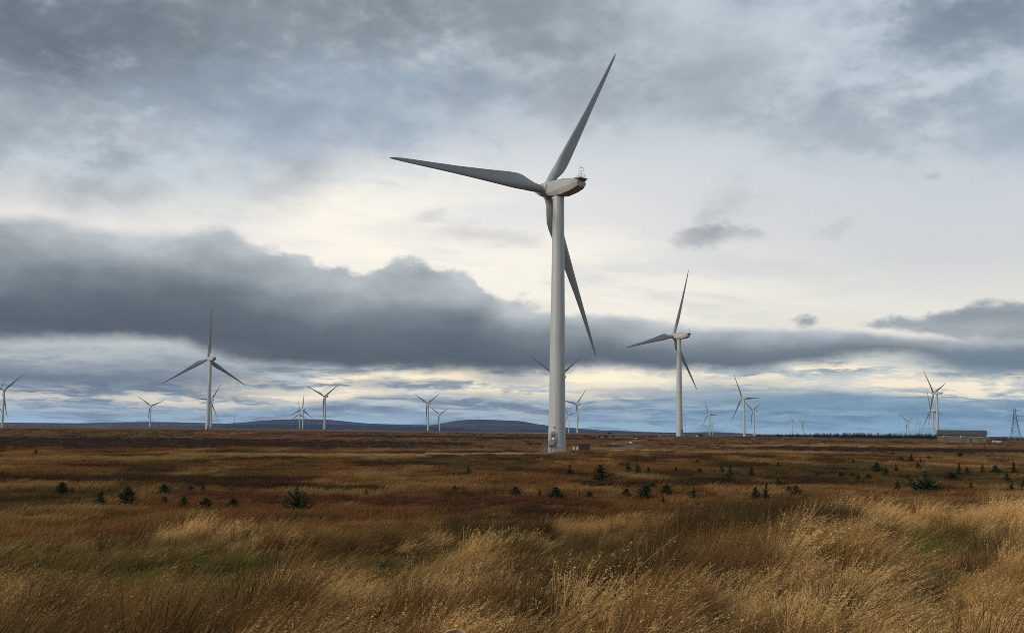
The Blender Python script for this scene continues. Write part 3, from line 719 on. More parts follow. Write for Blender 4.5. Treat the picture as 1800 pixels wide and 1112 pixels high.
bm = bmesh.new(); bar(bm, (-hw - ov, 0, wh + rh + t), (hw + ov, 0, wh + rh + t), 0.12, 8); meshobj('ridge', bm, slate, rf)
bm = bmesh.new(); bar(bm, (-hw - 0.2, -hd - ov - 0.06, wh - 0.12), (hw + 0.2, -hd - ov - 0.06, wh - 0.12), 0.09, 8); meshobj('gutter', bm, darkm, rf)
u = lambda px: (px - 1691) / 44 * hw
for x0, x1, h, m, nm in ((1659, 1667, 0.80, greenp, 'double_door'), (1690.5, 1698.5, 0.80, greenp, 'double_door'), (1705.5, 1710.5, 0.66, bluep, 'door'), (1721, 1728.5, 0.72, greenp, 'double_door')):
    bm = bmesh.new(); box(bm, u(x0), u(x1), -hd - 0.05, -hd - 0.004, 0.05, wh * h); dr = meshobj(nm, bm, m, bl_)
    bm = bmesh.new(); xm = (u(x0) + u(x1)) / 2
    for a in (u(x0) + 0.1, xm + 0.04) if nm == 'double_door' else (u(x0) + 0.12,):
        bw_ = (u(x1) - u(x0)) / (2 if nm == 'double_door' else 1) - 0.2
        box(bm, a, a + bw_, -hd - 0.085, -hd - 0.053, 0.2, wh * h - 0.15)
    meshobj('door_leaf', bm, m, dr)
    bm = bmesh.new(); box(bm, u(x0) - 0.25, u(x1) + 0.25, -hd - 0.07, -hd - 0.002, wh * h + 0.01, wh * h + 0.30); meshobj('lintel', bm, lintel, dr)
for px in (1657.8, 1689.5):
    bm = bmesh.new(); box(bm, u(px) - 0.16, u(px) + 0.16, -hd - 0.28, -hd - 0.004, wh * 0.70, wh * 0.84); meshobj('wall_lamp', bm, whitem, bl_)

# small pale car parked by the building
glass = simple('car_glass', (0.02, 0.025, 0.03), rough=0.1)
tyre = simple('tyre', (0.012, 0.012, 0.012), rough=0.8)
carp = simple('car_paint', (0.30, 0.34, 0.37), (0.28, 0.32, 0.35), 0.35)
x, y, z, d = ground(1752.5, 778.2); cr_ = empty('parked_car', (x, y, z), -math.atan2(x, y) + R(6)); tag(cr_, 'small pale parked car at the right end of the stone building', 'car')
bm = bmesh.new(); rings = []
for xx, zb, z1, hwd in ((-2.1, 0.38, 0.72, 0.62), (-1.95, 0.24, 0.86, 0.80), (-0.9, 0.2, 0.92, 0.86), (0.9, 0.2, 0.95, 0.86), (1.9, 0.24, 0.92, 0.80), (2.1, 0.36, 0.75, 0.66)):
    rings.append([(xx, -hwd, zb), (xx, hwd, zb), (xx, hwd * 1.0, z1 - 0.12), (xx, hwd * 0.9, z1), (xx, -hwd * 0.9, z1), (xx, -hwd, z1 - 0.12)])
loft(bm, rings); meshobj('body', bm, carp, cr_, 30)
bm = bmesh.new(); loft(bm, [[(-1.9, -0.72, 0.9), (0.95, -0.72, 0.9), (0.95, 0.72, 0.9), (-1.9, 0.72, 0.9)], [(-1.55, -0.58, 1.34), (0.1, -0.58, 1.34), (0.1, 0.58, 1.34), (-1.55, 0.58, 1.34)]]); cb_ = meshobj('cabin', bm, glass, cr_)
bm = bmesh.new(); box(bm, -1.58, 0.12, -0.6, 0.6, 1.343, 1.40); bmesh.ops.bevel(bm, geom=bm.edges[:], offset=0.025, segments=2, affect='EDGES'); meshobj('roof', bm, carp, cr_)
for xx in (-1.3, 1.3):
    for s_ in (-1, 1):
        bm = bmesh.new(); bar(bm, (xx, s_ * 0.68, 0.3), (xx, s_ * 0.90, 0.3), 0.3, 18); wl = meshobj('wheel', bm, tyre, cr_, 40)
        bm = bmesh.new(); bar(bm, (xx, s_ * 0.88, 0.3), (xx, s_ * 0.915, 0.3), 0.18, 14); meshobj('rim', bm, steel, wl)

# ------------------------------------------------------------------ pylon and masts
pylm = simple('pylon_steel', (0.022, 0.034, 0.042), (0.018, 0.028, 0.035), 0.6, 0.2)
x, y, z, d = ground(1785.5, 769); sc_ = d / FPX
kk = 1.0 / math.cos(math.atan2(x, y)); Hh = 47.5 * sc_ * math.cos(0); bw0 = 6.8 * sc_
py = empty('pylon', (x, y, z), -math.atan2(x, y) + R(10)); tag(py, 'steel lattice electricity pylon with three pairs of arms by the right edge', 'pylon')
bm = bmesh.new()
prof = [(0, 1.0), (0.22, 0.78), (0.42, 0.55), (0.62, 0.32), (0.78, 0.26), (0.93, 0.22), (1.0, 0.05)]
wz = lambda t: bw0 * np.interp(t, [p[0] for p in prof], [p[1] for p in prof])
lv = [0, 0.14, 0.27, 0.38, 0.48, 0.57, 0.65, 0.72, 0.79, 0.86, 0.93]
rr = 0.32 * max(sc_, 0.6)
for sx_ in (-1, 1):
    for sy_ in (-1, 1):
        for a, b in zip(prof, prof[1:]): bar(bm, (sx_ * a[1] * bw0, sy_ * a[1] * bw0, a[0] * Hh), (sx_ * b[1] * bw0, sy_ * b[1] * bw0, b[0] * Hh), rr * (0.9 if a[0] < 0.6 else 0.7), 4)
for a, b in zip(lv, lv[1:]):
    wa, wb = wz(a), wz(b)
    for s_ in (-1, 1):
        for q in (-1, 1):
            bar(bm, (-q * wa, s_ * wa, a * Hh), (q * wb, s_ * wb, b * Hh), rr * 0.45, 4); bar(bm, (s_ * wa, -q * wa, a * Hh), (s_ * wb, q * wb, b * Hh), rr * 0.45, 4)
        bar(bm, (-wb, s_ * wb, b * Hh), (wb, s_ * wb, b * Hh), rr * 0.4, 4)
meshobj('lattice_tower', bm, pylm, py)
ins = simple('insulator', (0.10, 0.09, 0.08), rough=0.3)
for t_, L_ in ((0.55, 11.6), (0.72, 14.5), (0.88, 10.6)):
    for s_ in (-1, 1):
        bm = bmesh.new(); w = wz(t_); e = (s_ * L_ * sc_, 0, t_ * Hh + 0.3)
        for q in (-1, 1): bar(bm, (s_ * w, q * w, t_ * Hh), e, rr * 0.6, 4); bar(bm, (s_ * w, q * w, (t_ + 0.045) * Hh), e, rr * 0.5, 4)
        a_ = meshobj('cross_arm', bm, pylm, py)
        bm = bmesh.new()
        bar(bm, e, (e[0], 0, e[2] - 2.6), 0.09, 6)
        for k in range(7): bar(bm, (e[0], 0, e[2] - 0.4 - k * 0.3), (e[0], 0, e[2] - 0.5 - k * 0.3), 0.2, 8)
        meshobj('insulator', bm, ins, a_)
def mast(px, py0, py1, r, label, D=None):
    if D: v = pixdir(px, py1); k = D / v.y; x, y, z = v.x * k, D, v.z * k; d = math.hypot(x, y)
    else: x, y, z, d = ground(px, py1)
    h = (py1 - py0) * d / FPX
    o = empty('mast', (x, y, z)); tag(o, label, 'mast', 'thin masts on the skyline')
    bm = bmesh.new(); bar(bm, (0, 0, -3), (0, 0, h), r, 6, r * 0.6); meshobj('pole', bm, pylm, o)
    bm = bmesh.new()
    for f in (0.6, 0.97): bar(bm, (-r * 5, 0, h * f), (r * 5, 0, h * f), r * 0.5, 5)
    meshobj('crossbar', bm, pylm, o)
mast(412, 728, 752.5, 0.35, 'thin mast standing alone right of the big turbine with the upright blade')
mast(1204.5, 734, 767, 0.11, 'thin pole just right of the tower of the second largest turbine')
mast(841, 731, 738.5, 1.0, 'tiny mast on the top of the rounded hill', 8000)

# ------------------------------------------------------------------ posts, stump, stones
wood = simple('weathered_wood', (0.06, 0.042, 0.028), (0.035, 0.026, 0.018), 0.9, scale=6, sc=(1, 1, 0.2))
woodend = MT('cut_wood')
wv_ = woodend.n('ShaderNodeTexWave', wave_type='RINGS', rings_direction='Z'); wv_.inputs['Scale'].default_value = 14; wv_.inputs['Distortion'].default_value = 2
tcx = woodend.n('ShaderNodeTexCoord'); woodend.l(tcx.outputs['Object'], wv_.inputs[0])
woodend.l(woodend.ramp(wv_.outputs['Fac'], [(0.2, (0.24, 0.14, 0.065)), (0.8, (0.34, 0.22, 0.115))]), woodend.p.inputs['Base Color']); woodend.p.inputs['Roughness'].default_value = 0.9
barkp = simple('pale_bark', (0.46, 0.36, 0.24), (0.30, 0.22, 0.14), 0.9, scale=9, bump=0.4)
def post(px, pyb, pyt, wpx, label):
    x, y, z, d = ground(px, pyb); h = (pyb - pyt) * d / FPX; r = wpx * d / FPX / 2
    bm = bmesh.new(); loft(bm, [[(p[0] * k + o_, p[1] * k, zz) for p in circ(r, 0, 9)] for zz, k, o_ in ((-0.4, 1.1, 0), (h * 0.5, 1.0, 0.02), (h * 0.97, 0.95, 0.05), (h, 0.7, 0.05))])
    o = meshobj('post', bm, wood); o.location = (x, y, z); tag(o, label, 'post', 'old posts in the moor grass')
post(1016, 877, 864, 4.6, 'thick dark post stub at the front of the moor below the brown hut')
post(1730, 787, 780.5, 1.5, 'small dark post on the moor below the right end of the stone building')
post(1343.5, 850, 831, 0.9, 'thin bare stake above a spire-shaped young spruce')
post(1534, 872, 853, 1.3, 'thin dark stake at the rim of the tall grass left of the building')
def stone_obj(px, py, w, h, label):
    x, y, z, d = ground(px, py); s = d / FPX
    bm = bmesh.new(); bmesh.ops.create_icosphere(bm, subdivisions=3, radius=1)
    for v_ in bm.verts:
        n_ = float(fbm(np.array([v_.co.x * 1.3 + px]), np.array([v_.co.y * 1.3 + v_.co.z * 2]), 3)[0])
        v_.co *= 0.75 + 0.5 * n_; v_.co.x *= w * s / 2; v_.co.y *= w * s / 2; v_.co.z *= h * s
    o = meshobj('stone', bm, pstone, None, 60); o.location = (x, y, z + 0.05); tag(o, label, 'stone', 'pale stones beside the winding track')
pstone = simple('pale_stone', (0.62, 0.58, 0.50), (0.42, 0.39, 0.34), 0.9, scale=1.5)
stone_obj(1118, 770.5, 2.6, 1.6, 'largest pale stone beside the winding gravel track')
stone_obj(1159, 766.8, 2.0, 1.6, 'pale stone on the skyline, left of the second largest turbine')
stone_obj(1175, 768.3, 1.6, 1.2, 'small pale stone nearest to the foot of the second largest turbine')
stone_obj(1109, 778.5, 5.5, 2.0, 'broad pale stone at the bend of the winding gravel track')
# the pale round end of a cut log at the bottom edge
v = pixdir(815, 1080); hh = math.hypot(v.x, v.y); dd = np.linspace(6, 30, 800); zz = ter(v.x / hh * dd, v.y / hh * dd) + 0.55 - v.z / hh * dd
i = int(np.argmax(zz >= 0)); x, y = v.x / hh * dd[i], v.y / hh * dd[i]; z = float(ter(x, y)); rl_ = 20 * dd[i] / FPX
lg = empty('tree_stump', (x, y, z)); tag(lg, 'cut stump with a pale round end in the grass at the bottom edge', 'stump')
bm = bmesh.new(); rg_ = [[(rl_ * k * (1 + 0.06 * math.sin(3 * a) + 0.03 * math.sin(7 * a)) * math.cos(a), rl_ * k * (1 + 0.06 * math.sin(3 * a)) * math.sin(a), zq) for a in np.linspace(0, 2 * PI, 24, endpoint=False)] for zq, k in ((-0.3, 1.25), (0.1, 1.08), (0.52, 1.0), (0.58, 0.97), (0.58, 0.84), (0.54, 0.80))]
loft(bm, rg_, False); sb = meshobj('bark', bm, barkp, lg, 60)
bm = bmesh.new(); bm.faces.new([bm.verts.new((p[0], p[1], 0.545)) for p in [(q[0] * 0.985, q[1] * 0.985) for q in rg_[-1]]]); sc2 = meshobj('cut_face', bm, woodend.m, lg)
lg.rotation_euler = (R(38), R(-6), 0); STUMP = (lg.location.x, lg.location.y)

# ------------------------------------------------------------------ young spruces
def veg(name, rough=0.8, trans=0.25):
    M = MT(name)
    c = M.attr('col'); t = M.attr('tint', 'INSTANCER')
    oi = M.n('ShaderNodeObjectInfo')
    f = M.n('ShaderNodeMapRange'); f.inputs[3].default_value = 0.8; f.inputs[4].default_value = 1.2; M.l(oi.outputs['Random'], f.inputs[0])
    sc = M.n('ShaderNodeVectorMath', operation='SCALE'); M.l(c.outputs['Color'], sc.inputs[0]); M.l(f.outputs[0], sc.inputs['Scale'])
    M.p.inputs['Roughness'].default_value = rough; M.p.inputs['Specular IOR Level'].default_value = 0.15
    M.l(sc.outputs[0], M.p.inputs['Base Color'])
    if trans:
        tr = M.n('ShaderNodeBsdfTranslucent'); mx = M.n('ShaderNodeMixShader'); mx.inputs[0].default_value = trans
        M.l(sc.outputs[0], tr.inputs[0]); M.l(M.p.outputs[0], mx.inputs[1]); M.l(tr.outputs[0], mx.inputs[2]); M.l(mx.outputs[0], M.out.inputs[0])
    return M.m
needle = veg('spruce_needles', 0.7, 0.1)
bark = simple('spruce_bark', (0.06, 0.04, 0.028), (0.035, 0.025, 0.018), 0.9, scale=20)
def spruce_mesh(seed, form):
    """Unit-height young spruce: returns crown (V, F, colours) and the trunk radius profile."""
    g = np.random.default_rng(seed); V, F, Cc = [], [], []
    def quad(p, d, n, l, w, c):
        i = len(V); s = np.cross(d, n); s = s / (np.linalg.norm(s) + 1e-9) * w
        V.extend([p - s, p + s, p + d * l + s * 0.25, p + d * l - s * 0.25]); F.append((i, i + 1, i + 2, i + 3)); Cc.extend([c] * 4)
    wid, top, nwh, droop = dict(bush=(0.52, 0.86, 8, 0.0), cone=(0.36, 0.9, 11, 0.1), spire=(0.26, 0.72, 11, 0.05), spread=(0.5, 0.6, 9, -0.05))[form]
    for k in range(nwh):
        t = k / (nwh - 1); z = 0.03 + (top - 0.03) * t ** (1.1 if form != 'bush' else 0.9)
        L = wid * ((1 - t) ** 0.75 * 0.95 + 0.07) * (1 if form != 'bush' else (0.75 + 0.5 * t if t < 0.4 else 1.0))
        if form == 'spire' and t > 0.55: L *= 0.45
        if form == 'spread': L = wid * (1.05 if t < 0.35 else 1.05 * ((1 - t) / 0.65) ** 1.2 * 0.75 + 0.04); z *= 0.85 + 0.15 * t
        L *= g.uniform(0.8, 1.2)
        nb = int(9 - 4 * t) + (6 if form == 'bush' else 0)
        a0 = g.random() * 6.28
        for b in range(nb):
            a = a0 + 6.283 * b / nb + g.normal(0, 0.2); l = L * (g.uniform(0.5, 1.2) if form != 'bush' else g.uniform(0.75, 1.08))
            rise = 0.25 + (0.5 if form != 'spread' else 0.9) * t - droop + g.normal(0, 0.1)
            dirv = np.array([math.cos(a), math.sin(a), rise]); dirv /= np.linalg.norm(dirv)
            m = max(3, int(l / 0.028)); zz = z + g.normal(0, 0.02)
            for j in range(m):
                s = (j + 0.6) / m; p = np.array([0, 0, zz]) + dirv * l * s + np.array([0, 0, -0.10 * l * math.sin(s * 3)])
                cc = np.array([0.024, 0.038, 0.014]) * g.uniform(0.5, 1.5) * (1.0 + (0.5 if s > 0.8 else 0)) + np.array([0.006, 0.004, 0]) * g.random()
                for q in range(5 if not (form == 'spread' and t > 0.5) else 2):
                    d2 = dirv * g.uniform(0.2, 0.9) + np.array([g.normal(0, 0.7), g.normal(0, 0.7), g.normal(0.12, 0.35)]); d2 /= np.linalg.norm(d2)
                    quad(p, d2, g.normal(0, 1, 3), 0.058 * g.uniform(0.7, 1.4) * (1.15 - 0.45 * s), 0.013, cc)
    for j in range(8):                    # leader
        s = j / 8; p = np.array([g.normal(0, 0.003), g.normal(0, 0.003), top + (1 - top) * s * 0.95])
        for q in range(2 if form in ('spire', 'spread') else 4):
            d2 = np.array([g.normal(0, 1), g.normal(0, 1), 1.2]); d2 /= np.linalg.norm(d2)
            quad(p, d2, g.normal(0, 1, 3), 0.04 * (1.1 - s), 0.006, np.array([0.036, 0.050, 0.026]))
    return np.array(V), np.array(F), np.array(Cc)
SPR = {}
for form in ('bush', 'cone', 'spire', 'spread'):
    for v_ in range(3):
        Vv, Ff, Cc = spruce_mesh(100 + v_ * 7 + len(form) * 31, form)
        cw = npmesh('crown', Vv, Ff, needle, {'col': Cc}, link=False)
        bm = bmesh.new(); loft(bm, [circ(r_, z_, 7) for r_, z_ in ((0.022, -0.08), (0.018, 0.1), (0.012, 0.5), (0.005, 0.9), (0.002, 0.985))])
        tme = bpy.data.meshes.new('trunk'); bm.to_mesh(tme); bm.free(); tme.materials.append(bark)
        SPR[form, v_] = (cw.data, tme)
        bpy.data.objects.remove(cw)
WID = dict(bush=0.95, cone=0.70, spire=0.50, spread=0.9)
SP = [  # px, base, top, width, form, label
    (1569, 799, 793, 8, 'bush', 'speck of a spruce farthest out on the moor left of the stone building'),
    (1584, 811, 802, 10, 'bush', 'small round spruce left of a pointed one, below the stone building'),
    (1601.5, 812, 793, 12, 'spire', 'small spruce with a pointed tip, front left of the stone building'),
    (1616, 828, 811, 14, 'bush', 'dark dense spruce just left of the big bare-topped spruce'),
    (1619, 816, 803, 7, 'cone', 'light green small spruce behind the dark dense one beside the bare-topped spruce'),
    (1633, 809, 800, 10, 'bush', 'little round spruce right behind the tip of the big bare-topped spruce'),
    (1627, 866, 807, 58, 'spread', 'biggest spruce on the right, wide low branches and a thin bare top'),
    (1541, 832, 811, 23, 'bush', 'wide dark spruce left of a smaller companion on the right moor'),
    (1556.5, 835, 819, 16, 'cone', 'lower companion right beside the wide dark spruce'),
    (1527, 842, 832, 18, 'bush', 'flat dark spruce in front of the wide dark one'),
    (1576, 830, 815, 9, 'cone', 'slim brownish spruce between the dark pair and the bare-topped spruce'),
    (1596, 841, 831, 8, 'bush', 'tiny spruce just left of the biggest bare-topped spruce'),
    (1577, 862, 843, 13, 'cone', 'narrow dark spruce at the rim of the pale grass, left of the bare-topped spruce'),
    (1685, 838, 807, 15, 'spire', 'tall slender spruce with a spire top rising behind a bushy low one'),
    (1673, 844, 829, 28, 'bush', 'broad low spruce at the foot of the tall slender spire'),
    (1688, 803, 794, 12, 'bush', 'small dark spruce far behind the tall slender spire'),
    (1701, 837, 820, 13, 'cone', 'stubby spruce just right of the tall slender spire'),
    (1727, 834, 815, 11, 'cone', 'fresh green narrow spruce alone between two dark groups at right'),
    (1751, 834, 817, 20, 'bush', 'bushy spruce fourth from the right edge with bare stick on top'),
    (1770, 847, 827, 13, 'cone', 'dark upright spruce in front of the pointed one near the right edge'),
    (1782.5, 834, 808, 16, 'spire', 'spruce with a long thin tip below the pylon'),
    (1737.5, 805, 798, 9, 'bush', 'tiny flat spruce far out below the right end of the building'),
    (1777, 865, 845, 14, 'cone', 'light green spruce in the pale grass at the right edge'),
    (1799, 861, 838, 12, 'cone', 'spruce cut off by the right edge'),
    (1708, 861, 847, 10, 'cone', 'small green spruce tip sticking out of the tall grass at right'),
    (1507, 846, 832, 16, 'bush', 'dark spruce pair partner left of the flat dark spruce'),
    (1270, 833, 812, 14, 'cone', 'left one of the tight trio of spruces right of the second turbine'),
    (1284, 835, 815, 14, 'cone', 'right one of the tight trio of spruces right of the second turbine'),
    (1279, 843, 831, 18, 'bush', 'lowest and front one of the tight trio of spruces'),
    (1320.5, 836, 818, 14, 'cone', 'neat pointed spruce alone right of the tight trio'),
    (1369, 822, 811, 12, 'cone', 'small spruce standing farther back right of the neat pointed one'),
    (1437, 838, 828, 12, 'bush', 'low dark spruce alone in the middle of the right moor'),
    (1479, 839, 829, 15, 'bush', 'greyish low spruce left of the dark pair on the right moor'),
    (1497.5, 840, 828, 13, 'bush', 'dark left half of a low spruce pair on the right moor'),
    (1369, 857, 838, 17, 'cone', 'green spruce behind the bushy ones at the grass rim'),
    (1344, 878, 838, 14, 'spire', 'narrow spire-shaped young spruce at the grass rim with a stake above'),
    (1329, 876, 854, 20, 'bush', 'bushy spruce left of the spire-shaped one at the grass rim'),
    (1400, 874, 851, 26, 'bush', 'wide green spruce right of the spire-shaped one at the grass rim'),
    (1387, 868, 852, 14, 'bush', 'smaller spruce touching the wide green one at the grass rim'),
    (1500, 814, 807, 8, 'bush', 'tiny far spruce straight behind the low dark pair'),
    (1001.7, 839, 809, 17, 'spire', 'spruce with a thin tip just below the foot of the nearest turbine'),
    (1058, 848, 815, 40, 'cone', 'biggest dark spruce of the middle, right below the brown hut'),
    (1104, 829, 808, 17, 'cone', 'left one of three dark spruces in a row in the middle distance'),
    (1121, 833, 810, 14, 'cone', 'middle one of three dark spruces in a row, slimmer'),
    (1140, 833, 819, 13, 'bush', 'right and lowest one of three dark spruces in a row'),
    (1189, 830, 820, 13, 'bush', 'small dark spruce straight below the second turbine'),
    (1226, 815, 806, 11, 'bush', 'small dark spruce far out below the second brown hut'),
    (1230, 833, 822, 14, 'bush', 'faint low spruce left of the tight trio'),
    (977, 879, 853, 36, 'bush', 'wide green spruce left of the old post'),
    (948, 876, 858, 16, 'cone', 'small spruce behind the wide green one left of the old post'),
    (1132, 880, 849, 38, 'bush', 'largest bushy spruce at the grass rim below the second turbine'),
    (1100, 875, 856, 26, 'bush', 'faint green spruce left of the largest bushy one at the grass rim'),
    (1146, 858, 847, 16, 'bush', 'dark small spruce behind the largest bushy one at the grass rim'),
    (1171, 870, 849, 28, 'bush', 'dark rounded spruce right of the largest bushy one at the grass rim'),
    (1218, 877, 855, 16, 'cone', 'upright green spruce alone at the grass rim left of the spire'),
    (1165, 887, 869, 16, 'cone', 'spruce half sunk in the grass below the dark rounded one'),
    (1036, 879, 862, 18, 'bush', 'low spruce right of the old post'),
    (824, 833, 818, 11, 'cone', 'lone small dark spruce left of the nearest turbine on the brown moor'),
    (907, 874, 852, 24, 'bush', 'dark green spruce at the left side of the red peat strip end'),
    (847, 790, 784, 7, 'bush', 'dark speck of a spruce on the gravel strip left of the nearest turbine'),
    (644, 872, 859, 14, 'bush', 'black-green bush-like spruce in the hollow left of centre'),
    (800, 864, 852, 17, 'bush', 'low dark spruce in the rough grass left of centre'),
    (108, 869, 846, 30, 'bush', 'leftmost of the three big bushy spruces, leaning'),
    (173, 893, 861, 22, 'bush', 'middle one of the three big bushy spruces on the left'),
    (223, 890, 852, 33, 'bush', 'right and largest one of the three big bushy spruces on the left'),
    (290, 870, 849, 24, 'bush', 'grey-green spruce right of the three big bushy ones'),
    (288, 888, 871, 19, 'bush', 'round low spruce in front of the grey-green one on the left'),
    (128, 868, 856, 9, 'bush', 'tiny spruce right beside the leftmost leaning one'),
    (62.5, 801, 788, 10, 'cone', 'small pointed spruce far out near the left edge'),
    (323, 890, 870, 18, 'cone', 'spruce just above the pale grass left of two dark shrubs'),
    (362, 893, 872, 27, 'bush', 'broad green spruce above the pale grass below the big left turbine'),
    (522, 897, 825, 46, 'spread', 'tall spruce with a long bare leader and low spreading skirt, left of centre'),
    (357, 863, 852, 14, 'bush', 'right dark ball-shaped spruce of two below the big left turbine'),
    (334, 864, 852, 12, 'bush', 'left dark ball-shaped spruce of two below the big left turbine'),
    (410, 892, 874, 24, 'bush', 'grassy spruce between the broad green one and the tall bare-leadered one'),
]
for i, (px, pb, pt, w, form, lab) in enumerate(SP):
    x, y, z, d = ground(px, pb); h = (pb - pt) * d / FPX * 0.94; wd = w * d / FPX / WID[form] * 1.2
    cm, tm = SPR[form, i % 3]
    o = empty('spruce', (x, y, z), random.uniform(0, 6.28)); tag(o, lab, 'spruce', 'young spruces on the moor')
    o.scale = (wd * random.uniform(0.85, 1.2), wd * random.uniform(0.85, 1.2), h); o.rotation_euler = (R(random.uniform(-7, 7)), R(random.uniform(-3, 9)), random.uniform(0, 6.28))
    for nm, me in (('crown', cm), ('trunk', tm)):
        c = bpy.data.objects.new(nm, me); C.objects.link(c); c.parent = o
# dark bushes on the far moor right of the nearest turbine
gorse = []
for i, (px, pb, w, h, lab) in enumerate([(1045, 769.5, 8, 4, 'leftmost dark bush of the row right of the nearest turbine'), (1053, 769, 7, 4.5, 'second dark bush of the row right of the nearest turbine'),
        (1065, 769.8, 12, 5.5, 'widest dark bush of the row right of the nearest turbine'), (1078, 769.4, 6, 4, 'rightmost dark bush of the row right of the nearest turbine'),
        (1071, 762.5, 14, 3.5, 'wide flat bush on the skyline above the row of dark bushes'), (846, 765.5, 8, 3.5, 'largest dark bush along the far edge left of the nearest turbine'), (833, 765, 5, 3, 'smaller dark bush along the far edge, left of the largest one')]):
    x, y, z, d = ground(px, pb)
    o = empty('bush', (x, y, z), i * 1.3); tag(o, lab, 'bush', 'dark bushes on the far moor'); o.scale = (w * d / FPX / 0.95, w * d / FPX / 0.95, h * d / FPX)
    for nm, me in zip(('foliage', 'stem'), SPR['bush', i % 3]):
        c = bpy.data.objects.new(nm, me); C.objects.link(c); c.parent = o

# far conifer wood along the skyline: reads as one mass
cm = SPR['cone', 0][0]; nv = len(cm.vertices); co = np.empty(nv * 3, np.float32); cm.vertices.foreach_get('co', co); co = co.reshape(-1, 3)
fc = np.empty(len(cm.loops), np.int32); cm.loops.foreach_get('vertex_index', fc); fc = fc.reshape(-1, 4)
keep = rng.random(len(fc)) < 0.22
fk = fc[keep]; us, inv = np.unique(fk.ravel(), return_inverse=True); co = co[us]; fk = inv.reshape(-1, 4)
VV, FF = [], []; nn = 0
g = np.random.default_rng(5)
def wood_strip(x0, x1, n, yl, hl, D=None):
    global nn
    for k in range(n):
        px = g.uniform(x0, x1); t = (px - x0) / (x1 - x0)
        if D: v = pixdir(px, 760); y = g.uniform(*D); x = v.x / v.y * y; z = float(ter(x, y)); d = math.hypot(x, y)
        else: x, y, z, d = ground(px, np.interp(px, *yl) + g.uniform(-1.0, 0.5))
        h = np.interp(px, *hl) * g.uniform(0.55, 1.15) * d / FPX; a = g.uniform(0, 6.28); w = h * g.uniform(1.2, 2.2)
        c_, s_ = math.cos(a), math.sin(a)
        VV.append(np.stack([(co[:, 0] * c_ - co[:, 1] * s_) * w + x, (co[:, 0] * s_ + co[:, 1] * c_) * w + y, co[:, 2] * h + z - 0.2], -1)); FF.append(fk + nn); nn += len(co)
wood_strip(1330, 1665, 620, ((1345, 1450, 1660), (769.5, 770.5, 771.5)), ((1345, 1400, 1480, 1660), (6, 8, 10.5, 11)), (880, 1150))
wood_strip(1610, 1650, 26, ((1610, 1650), (772, 772)), ((1610, 1650), (9, 10)), (850, 950))
wood_strip(1735, 1830, 80, ((1735, 1830), (768, 770)), ((1735, 1830), (8.5, 8)), (900, 1150))
wood_strip(1080, 1345, 60, ((1080, 1345), (763, 768)), ((1080, 1345), (1.5, 1.8)))
wood_strip(640, 965, 50, ((640, 965), (764, 766)), ((640, 965), (1.5, 2.4)))
VV = np.concatenate(VV); FF = np.concatenate(FF)
tag(npmesh('conifer_wood', VV, FF, needle, {'col': np.tile([0.009, 0.014, 0.008], (len(VV), 1)) * (0.6 + 0.8 * rng.random((len(VV), 1)))}), 'dark far conifer wood along the skyline', 'wood', kind='stuff')

# ------------------------------------------------------------------ grass, instanced in tufts
grassm = veg('grass_blades', 0.75, 0.38)
def tuft(seed, nbl, rad, hmin, hmax, lean, wid, cb, ct, heads=0.0, hc=(0.4, 0.3, 0.15), nseg=4, spread=0.5):
    g = np.random.default_rng(seed); V, F, Cc = [], [], []
    cb, ct, hc = map(np.array, (cb, ct, hc))
    for b in range(nbl):
        a = g.uniform(0, 6.283); r = rad * math.sqrt(g.random()); p0 = np.array([r * math.cos(a), r * math.sin(a), -0.05])
        h = g.uniform(hmin, hmax); ln = lean * g.uniform(0.55, 1.35); sp_ = g.normal(0, spread * 0.35, 2) + 0.35 * spread * np.array([math.cos(a), math.sin(a)])
        wdir = g.normal(0, 1, 3); wdir[2] *= 0.2; wdir /= np.linalg.norm(wdir); w = wid * g.uniform(0.7, 1.3); i0 = len(V); tn = g.uniform(0.75, 1.3)
        cbb, ctt = cb * tn * np.array([1, g.uniform(0.9, 1.1), 1]), ct * tn * np.array([1, g.uniform(0.9, 1.1), 1])
        pts = []
        for k in range(nseg + 1):
            t = k / nseg; off = t ** 1.7
            q = p0 + np.array([(ln + sp_[0]) * h * off, (0.1 * ln + sp_[1]) * h * off, h * (t - 0.22 * (ln ** 2) * t ** 2.2)])
            pts.append(q); ww = w * (1 - t) ** 0.6 + 0.0012
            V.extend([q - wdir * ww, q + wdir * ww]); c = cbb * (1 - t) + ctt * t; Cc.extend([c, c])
            if k: F.append((i0 + 2 * k - 2, i0 + 2 * k - 1, i0 + 2 * k + 1, i0 + 2 * k))
        if g.random() < heads:
            d = pts[-1] - pts[-2]; d /= np.linalg.norm(d)
            for j in range(14):
                s = g.random(); q = pts[-1] - d * 0.24 * s * h + g.normal(0, 0.016, 3) * (0.4 + s)
                u = d * 0.6 + np.array([0.6, 0.05, -0.1]) + g.normal(0, 0.5, 3); u = u / np.linalg.norm(u) * g.uniform(0.012, 0.030); s2 = np.cross(u, g.normal(0, 1, 3)); s2 = s2 / np.linalg.norm(s2) * 0.0028
                i = len(V); V.extend([q - s2, q + s2, q + u + s2 * 0.4, q + u - s2 * 0.4]); F.append((i, i + 1, i + 2, i + 3)); Cc.extend([hc * g.uniform(0.75, 1.3)] * 4)
    return np.array(V), np.array(F), np.array(Cc)
def tuft_set(name, specs):
    col_ = bpy.data.collections.new(name)
    for i, s in enumerate(specs):
        Vv, Ff, Cc = tuft(900 + i * 13, **s)
        col_.objects.link(npmesh('%s_%02d' % (name, i), Vv, Ff, grassm, {'col': Cc}, link=False))
    return col_
